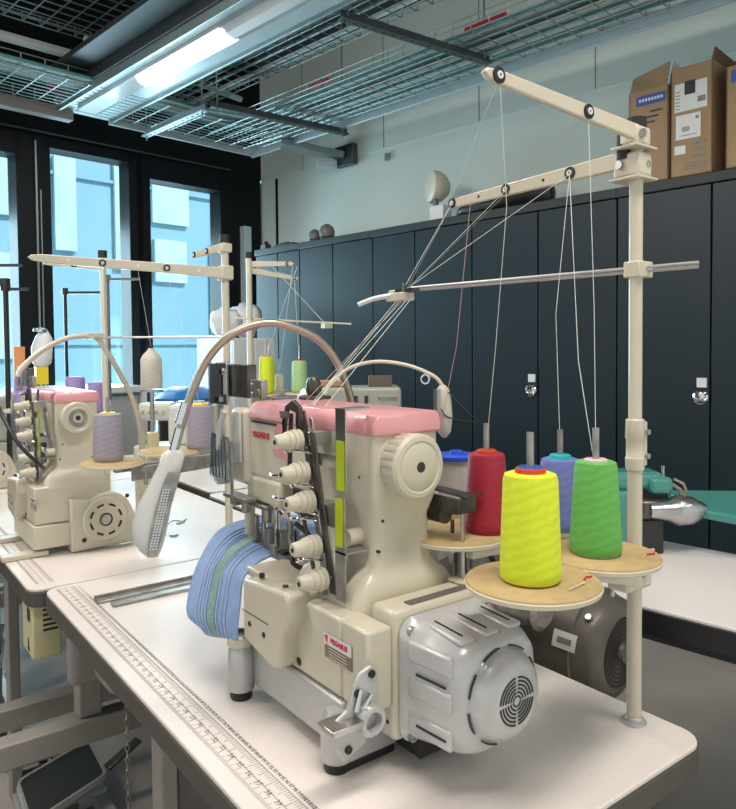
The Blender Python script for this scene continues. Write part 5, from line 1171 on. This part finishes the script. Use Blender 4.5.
mb = MB(); mb.bar((0.55, 3.36, 1.66), (0.66, 3.28, 1.66), 0.012, 0.012); mb.bar((0.56, 3.35, 1.59), (0.61, 3.31, 1.59), 0.03, 0.03); mb.build('second_arm', blackp, l3)

# white wrapped bottle on window shelf
fg_ = thing('wrapped_bottle', 'small white wrapped bottle with yellow base above the machines at left', 'bottle', (0.76, 3.45, 1.14))
mb = MB(); mb.lathe((0.76, 3.45, 1.23), (0.1, 0, 1), [(0, 0.025), (0.02, 0.04), (0.08, 0.045), (0.13, 0.035), (0.16, 0.018), (0.165, 0)], 14, wob=lambda i, t: 1+0.08*math.sin(i*2.1+t*60)); mb.build('body', skinw, fg_)
mb = MB(); mb.lathe((0.76, 3.45, 1.385), (0.1, 0, 1), [(0, 0.03), (0.015, 0.028), (0.02, 0)], 14); mb.build('cap', galv, fg_)
mb = MB(); mb.box(0.735, 0.785, 3.425, 3.475, 1.15, 1.229); mb.build('base', yellowp, fg_)
tag(MB().box(0.655, 0.70, 3.47, 3.50, 1.15, 1.32).build('orange_packet', mat('orange_print', (0.75, 0.30, 0.10), 0.5), bevel=0.003), 'small orange packet just left of the white wrapped bottle', 'packet')

# white cabinet by the window with plastic bags
fr = thing('white_cabinet', 'white storage cabinet standing in front of the right window', 'cabinet', R(-0.35, -0.2, 0))
mb = MB(); mb.box(-0.52, -0.20, -0.42, -0.02, 0.02, 1.37, RM); b = mb.build('body', skinw, fr, bevel=0.004)
mb = MB(); mb.box(-0.518, -0.362, -0.438, -0.423, 0.05, 1.36, RM); mb.box(-0.358, -0.202, -0.438, -0.423, 0.05, 1.36, RM); mb.build('door', skinw, fr, bevel=0.003)
mb = MB(); mb.box(-0.385, -0.372, -0.448, -0.439, 0.95, 1.10, RM); mb.build('handle', blackp, fr)
def lump(lab, c, r, m, n=1.0, cat='bag', name='plastic_bag', sc=(1, 1, 1)):
    mb = MB(); bmesh.ops.create_icosphere(mb.bm, subdivisions=3, radius=r, matrix=Matrix.Translation(V(c)))
    for v in mb.bm.verts:
        d = v.co-V(c); k = 1 + 0.18*n*math.sin(d.x*60+d.z*45)*math.cos(d.y*52+d.z*20); v.co = V(c) + V((d.x*k*sc[0], d.y*k*sc[1], d.z*k*sc[2]))
    zmin = min(v.co.z for v in mb.bm.verts)
    return tag(mb.build(name, m, smooth=80), lab, cat)
lump('white plastic bag heaped on the white cabinet, left one', R(-0.43, -0.22, 1.47), 0.10, skinw)
lump('white plastic bag heaped on the white cabinet, right one', R(-0.28, -0.22, 1.49), 0.11, skinw)
lump('small pinkish packet in front of the bags on the white cabinet', R(-0.37, -0.36, 1.42), 0.04, mat('pink_plastic', (0.65, 0.30, 0.55), 0.4), name='packet', cat='packet')
bin_ = thing('waste_bin', 'tall dark bin with a blue plastic liner left of the white cabinet', 'bin', R(-0.72, -0.25, 0))
mb = MB(); mb.lathe(R(-0.74, -0.25, 0.0), (0, 0, 1), [(0.001, 0.15), (1.0, 0.19), (1.0, 0.18), (0.3, 0.15), (0.3, 0)], 28); mb.build('body', blackp, bin_)
mb = MB(); mb.lathe(R(-0.74, -0.25, 0.93), (0, 0, 1), [(0, 0.195), (0.08, 0.196), (0.11, 0.16), (0.14, 0.10), (0.145, 0)], 28, wob=lambda i, t: 1+0.06*math.sin(i*1.7+t*30)); mb.build('liner', mat('blue_liner', (0.04, 0.18, 0.48), 0.3), bin_)

# ---------------------------------------------------------------- clutch motor workstation behind the nearest table
ws = thing('motor_stand', 'dark steel stand behind the nearest table holding the old motor', 'stand', (1.15, 1.0, 0), None)
mb = MB(); mb.box(1.02, 1.29, 0.80, 1.30, 0.53, 0.56); mb.build('plate', blackp, ws, bevel=0.003)
mb = MB()
for x in (1.04, 1.25):
    for y in (0.83, 1.27): mb.box(x, x+0.03, y-0.015, y+0.015, 0, 0.53)
mb.build('leg', blackp, ws)
oldm = mat('old_grey_motor_paint', (0.095, 0.085, 0.07), 0.42, noise=0.12, nscale=14, coat=0.1)
cm = thing('clutch_motor', 'old dark grey round motor with white label behind the cream pole base', 'motor', (1.2, 0.95, 0.56))
c0 = V((1.215, 0.80, 0.705)); ax = V((-0.10, 1, 0.02)).normalized()
mb = MB(); mb.lathe(c0, ax, [(0.0, 0.0), (0.0, 0.075), (0.008, 0.092), (0.02, 0.10), (0.05, 0.106), (0.052, 0.111), (0.11, 0.114), (0.20, 0.112), (0.202, 0.104), (0.26, 0.095), (0.30, 0.07), (0.30, 0)], 48)
hs = mb.build('housing', oldm, cm, smooth=40)
mb = MB()
for j, r in enumerate((0.068, 0.060, 0.052, 0.044, 0.036, 0.028)):
    mb.ring(c0-ax*0.0, -ax, r-0.004, r, 0.0016, 40)
mb.build('end_grille', blackp, hs)
mb = MB(); mb.lathe(c0-ax*0.002, -ax, [(0, 0.020), (0.008, 0.018), (0.008, 0)], 20); mb.build('end_cap', oldm, hs)
lx, ly, _ = frame_of(ax)
def mpt(a, t, r): 
    u = V((-0.6, -0.0, 0.8)); 
    e1 = V((0, 0, 1)) - ax*ax.z; e1.normalize(); e2 = ax.cross(e1)
    return c0 + ax*t + (e1*math.cos(a) + e2*math.sin(a))*r
for (a0_, a1_, t0_, t1_, m_, nm) in ((1.12, 1.40, 0.035, 0.085, paper, 'label'),):
    for sgn in (-1,):
        mb = MB(); n = 8
        lo = [mpt(sgn*(a0_+(a1_-a0_)*i/n), t0_, 0.1155) for i in range(n+1)]; hi = [mpt(sgn*(a0_+(a1_-a0_)*i/n), t1_, 0.1155) for i in range(n+1)]
        bvs = [mb.bm.verts.new(p) for p in lo]; tvs = [mb.bm.verts.new(p) for p in hi]
        for i in range(n): mb.bm.faces.new([bvs[i], bvs[i+1], tvs[i+1], tvs[i]])
        lbl = mb.build(nm, m_, hs)
        mb = MB(); lo = [mpt(sgn*(a0_+0.1+(0.1)*i/n), t0_+0.01, 0.1158) for i in range(n+1)]; hi = [mpt(sgn*(a0_+0.1+(0.1)*i/n), t1_-0.01, 0.1158) for i in range(n+1)]
        bvs = [mb.bm.verts.new(p) for p in lo]; tvs = [mb.bm.verts.new(p) for p in hi]
        for i in range(n): mb.bm.faces.new([bvs[i], bvs[i+1], tvs[i+1], tvs[i]])
        mb.build('label_print', inkg, lbl)
mb = MB(); p = mpt(-0.75, 0.03, 0.095); q = mpt(-0.75, 0.03, 0.112); mb.cyl(p, q, 0.006, seg=10); p = mpt(0.1, 0.03, 0.1); q = mpt(0.1, 0.03, 0.112); mb.cyl(p, q, 0.006, seg=10); mb.build('bolt', steel, hs)
mb = MB(); mb.box(1.14, 1.25, 0.86, 1.02, 0.5605, 0.60); mb.build('foot', blackp, cm)
mb = MB(); mb.lathe((1.06, 0.86, 0.80), (-0.05, 1, 0.0), [(0, 0.0), (0, 0.026), (0.008, 0.036), (0.09, 0.040), (0.092, 0.044), (0.12, 0.044), (0.12, 0)], 32); mb.build('gear_barrel', msteel, cm)
mb = MB(); mb.lathe((1.22, 0.90, 0.86), (-0.1, 1, 0.0), [(0, 0.0), (0, 0.04), (0.01, 0.045), (0.22, 0.045), (0.22, 0)], 28); mb.build('rear_cover', blackp, cm)
mb = MB(); mb.lathe((1.02, 1.02, 0.87), (-0.3, -1, 0.1), [(0, 0.045), (0.02, 0.048), (0.03, 0.03), (0.05, 0.02), (0.05, 0)], 24); mb.ring((1.015, 0.98, 0.875), (-0.3, -1, 0.1), 0.028, 0.036, 0.004); mb.build('pulley', dsteel, cm)
oh = thing('overlock_machine', 'dark oily steel machine head seen between the round trays and the nearest machine', 'sewing machine', (1.08, 1.2, 0.56))
mb = MB(); mb.box(1.02, 1.24, 1.06, 1.28, 0.5605, 0.92); mb.build('base', dsteel, oh, bevel=0.01)
mb = MB(); mb.box(1.0, 1.2, 1.02, 1.06, 0.86, 0.90); mb.box(0.99, 1.05, 1.07, 1.2, 0.92, 0.965); mb.bar((1.0, 1.04, 0.93), (1.16, 1.0, 0.91), 0.02, 0.02); mb.cyl((1.05, 1.0, 0.89), (1.05, 1.05, 0.89), 0.025); mb.cyl((1.12, 1.0, 0.86), (1.12, 1.05, 0.86), 0.018); mb.build('linkage', msteel, oh, bevel=0.003)
mb = MB(); mb.box(1.05, 1.23, 1.08, 1.26, 0.92, 0.99); mb.build('cover', MATS['grey_frame_paint'], oh, bevel=0.01)

# ---------------------------------------------------------------- teal machine on the long table
tm = thing('sewing_machine', 'teal green sewing machine with pointed steel nose on the long table', 'sewing machine', (1.76, 1.05, 0.75))
D0 = V((1.764, 1.034, 0.0)); vx = rtv.copy(); vx.z = 0; vx.normalize(); vy = V((-vx.y, vx.x, 0))
TM_ = Matrix((vx, vy, V((0, 0, 1)))).transposed().to_4x4(); TM_.translation = V((1.755, 1.065, 0))
TM_ = TM_ @ Matrix.Translation((0, 0, 0.87)) @ Matrix.Scale(0.80, 4) @ Matrix.Translation((0, 0, -0.87))
mb = MB(); mb.box(-0.16, 0.035, -0.02, 0.10, 0.925, 0.985, TM_); b = mb.build('arm', teal, tm, bevel=0.018, seg=4)
mb = MB(); mb.box(-0.17, -0.06, -0.02, 0.12, 0.7207, 0.93, TM_); mb.build('column', teal, tm, bevel=0.02, seg=3)
mb = MB(); mb.box(-0.02, 0.055, -0.045, 0.06, 0.915, 0.972, TM_); mb.build('head', teal, tm, bevel=0.014, seg=4)
mb = MB(); mb.cyl(TM_ @ V((0.035, 0, 0.97)), TM_ @ V((0.035, 0, 1.005)), 0.0045); mb.cyl(TM_ @ V((-0.06, 0.0, 0.985)), TM_ @ V((-0.06, 0, 0.997)), 0.012); mb.build('pressure_screw', steel, tm)
mb = MB(); mb.tube([TM_ @ V(p) for p in ((0.06, -0.03, 0.965), (0.09, -0.03, 0.95), (0.10, -0.03, 0.925), (0.085, -0.03, 0.90))], 0.004, 6); mb.tube([TM_ @ V(p) for p in ((0.05, -0.03, 0.95), (0.08, -0.03, 0.93), (0.085, -0.03, 0.90), (0.05, -0.03, 0.885))], 0.005, 6); mb.build('thread_lever', gooseg, tm)
mb = MB(); mb.lathe(TM_ @ V((-0.03, -0.05, 0.865)), vx, [(0, 0.02), (0.05, 0.028), (0.07, 0.038), (0.075, 0.040), (0.11, 0.037), (0.145, 0.018), (0.150, 0.007), (0.168, 0.005), (0.168, 0)], 28); mb.build('nose_cone', steel, tm)
mb = MB(); mb.box(-0.06, 0.04, -0.06, 0.02, 0.835, 0.90, TM_); mb.build('bed_bracket', dsteel, tm, bevel=0.01)
mb = MB(); mb.box(-0.06, 0.02, -0.05, 0.05, 0.7207, 0.835, TM_); mb.build('foot', blackp, tm, bevel=0.005)
tp_ = thing('sewing_machine', 'long teal machine bed leaving the picture at the right edge', 'sewing machine', (2.2, 0.9, 0.75))
mb = MB(); P = [TM_ @ V(p) for p in ((0.115, -0.05, 0.872), (0.27, -0.20, 0.862), (0.55, -0.20, 0.885), (0.55, 0.10, 0.895), (0.10, 0.12, 0.90))]
mb.prism(P, (0, 0, -0.024)); mb.build('bed', teal, tp_, bevel=0.006, seg=3)
mb = MB(); mb.box(0.40, 0.48, -0.10, 0.05, 0.7207, 0.865, TM_); mb.build('column', blackp, tp_)

# ---------------------------------------------------------------- threads
def thr(lab, pts, m=threadw, r=0.0005, grp='sewing threads strung over the stands'):
    mb = MB(); mb.tube(pts, r, 5); return tag(mb.build('thread', m), lab, 'thread', grp)
fa1 = (0.622, 0.570, 1.609); fa2 = (0.793, 0.574, 1.600)
sa = lambda f: V((px-0.006, py+0.02, 1.566)).lerp(V((0.950, 0.997, 1.571)), f) + V((-0.006, 0, -0.002))
thr('thread rising from the crimson cone to the tip of the front arm', [(0.794, 0.756, 1.15), (0.765, 0.71, 1.30), (0.70, 0.63, 1.48), fa1])
thr('thread rising from the green cone to the middle eyelet of the front arm', [(0.822, 0.582, 1.155), (0.812, 0.578, 1.35), fa2], threadw)
thr('strand from the green cone to the side arm eyelet nearest the pole', [(0.826, 0.59, 1.155), (0.835, 0.62, 1.28), sa(0.235)])
thr('thread rising from the blue cone to the side arm near the pole', [(0.898, 0.700, 1.14), (0.90, 0.71, 1.35), sa(0.235)])
GP = V((0.865, 1.03, 1.405))
thr('bright strand from the front arm tip down to the rod guide', [fa1, (0.80, 0.86, 1.50), GP], threadw, 0.0003)
thr('strand from the middle of the front arm to the rod guide', [fa2, GP+V((0.004, 0.005, 0))], threadp, 0.0003)
thr('strand from the side arm tip to the rod guide', [sa(0.97), GP+V((0.0, 0.01, 0))])
thr('strand from the middle of the side arm to the rod guide', [sa(0.60), GP+V((0.008, 0.012, 0))], threadg)
thr('strand from the eyelet near the pole to the rod guide', [sa(0.235), GP+V((0.008, 0.02, 0))])
TG = [V((0.60, 0.905, 1.212)), V((0.585, 0.915, 1.214)), V((0.57, 0.925, 1.214)), V((0.60, 0.94, 1.212)), V((0.61, 0.96, 1.212))]
for k, (g_, lab, m_) in enumerate(zip(TG, ('first of the strands from the rod guide down to the tension unit', 'leftmost strand falling from the rod guide to the pink lid', 'pinkish strand falling from the rod guide to the lid', 'pale green strand falling from the rod guide to the lid', 'rearmost strand falling from the rod guide to the lid'), (threadw, threadw, threadp, threadg, threadw))):
    thr(lab, [GP+V((0.0, 0.01*k-0.02, -0.012)), g_], m_)
thr('loose strand hanging left of the crimson cone to the lower tray', [sa(0.83), (0.90, 0.93, 1.3), (0.86, 0.93, 1.16)], threadp)
for (a, b, lab) in (((1.60, 2.615, 1.65), (1.49, 2.70, 1.27), 'thread above the tall neon yellow cone'), ((1.60, 2.64, 1.60), (1.635, 2.665, 1.23), 'thread above the pale green cone'), ((1.58, 2.62, 1.65), (1.565, 2.72, 1.19), 'thread above the small white cone'), ((1.50, 2.66, 1.65), (1.68, 2.52, 1.40), 'slanting thread from the rear stand arm to its rod')):
    thr(lab, [a, b], threadw, 0.0009, 'threads of the rear stands')
L2 = lambda f: V((x2-0.01, y2-0.006, 1.515)).lerp(V((0.425, 2.05, 1.547)), f) + V((-0.004, -0.006, -0.002))
for f, q, lab in ((0.30, (0.835, 1.90, 1.14), 'thread from the long arm to the rear lavender cone'), (0.63, (0.56, 1.84, 1.14), 'thread from the long arm to the front lavender cone'), (0.45, (0.752, 2.05, 1.31), 'thread from the long arm to the ivory cone')):
    thr(lab, [L2(f), q], threadw, 0.0006, 'threads of the rear stands')

# ---------------------------------------------------------------- light
w = bpy.data.worlds.new('world'); scn.world = w; w.use_nodes = True
wn = w.node_tree; bgn = wn.nodes['Background']
bgn.inputs['Color'].default_value = (0.82, 0.88, 0.88, 1); bgn.inputs['Strength'].default_value = 0.95
def area(name, loc, target, sx, sy, power, col, spread=180):
    l = bpy.data.lights.new(name, 'AREA'); l.shape = 'RECTANGLE'; l.size = sx; l.size_y = sy; l.energy = power; l.color = col; l.spread = math.radians(spread)
    o = bpy.data.objects.new(name, l); COL.objects.link(o); o.location = loc
    o.rotation_euler = (V(target)-V(loc)).to_track_quat('-Z', 'Y').to_euler(); return o
# added fill lights with no visible fixture; only tube_lamp matches the beam's lamp
area('fill_light_near', (0.55, 0.0, 3.1), (0.55, 0.4, 0), 1.5, 0.35, 46, (1.0, 0.92, 0.84))
area('fill_light_mid', (0.1, 2.3, 3.0), (0.3, 2.2, 0), 0.3, 1.5, 30, (1.0, 0.93, 0.86))
area('fill_light_rear', (1.8, -1.4, 3.1), (1.8, -1.2, 0), 1.6, 0.4, 14, (1.0, 0.95, 0.88))
area('fill_light_aisle', (-1.6, 2.4, 3.1), (0.2, 2.4, 0.2), 0.4, 1.6, 38, (1.0, 0.93, 0.86))
area('tube_lamp', R(-1.21, -1.05, 2.64), R(-1.21, -1.05, 0), 0.09, 0.7, 10, (1.0, 0.95, 0.88))
# daylight through the tall windows
for i, (a, b) in enumerate(WINS):
    o = area('window_daylight', R((a+b)/2, TW+0.60, 1.4), R((a+b)/2-0.2, -4, 1.0), b-a, 1.6, 30, (0.76, 0.92, 1.0), 120)
s = bpy.data.lights.new('sun', 'SUN'); s.energy = 5.0; s.angle = 0.01; s.color = (1.0, 0.96, 0.9)
so = bpy.data.objects.new('sun', s); COL.objects.link(so); so.rotation_euler = (E2*0.75 - E1*0.35 + V((0, 0, -0.75))).to_track_quat('-Z', 'Y').to_euler()

vs = scn.view_settings; vs.view_transform = 'Standard'; vs.look = 'None'; vs.gamma = 1; vs.use_curve_mapping = False; vs.exposure = 0.0

cc = MB(); cc.tube([(0.34, 2.08, 1.19), (0.355, 2.04, 1.13), (0.385, 2.01, 1.06), (0.425, 2.0, 1.01), (0.445, 2.02, 0.99)], 0.005, 8, smooth=6); tag(cc.build('power_cord', blackp), 'black cord looping past the cone knobs of the second machine', 'cord')
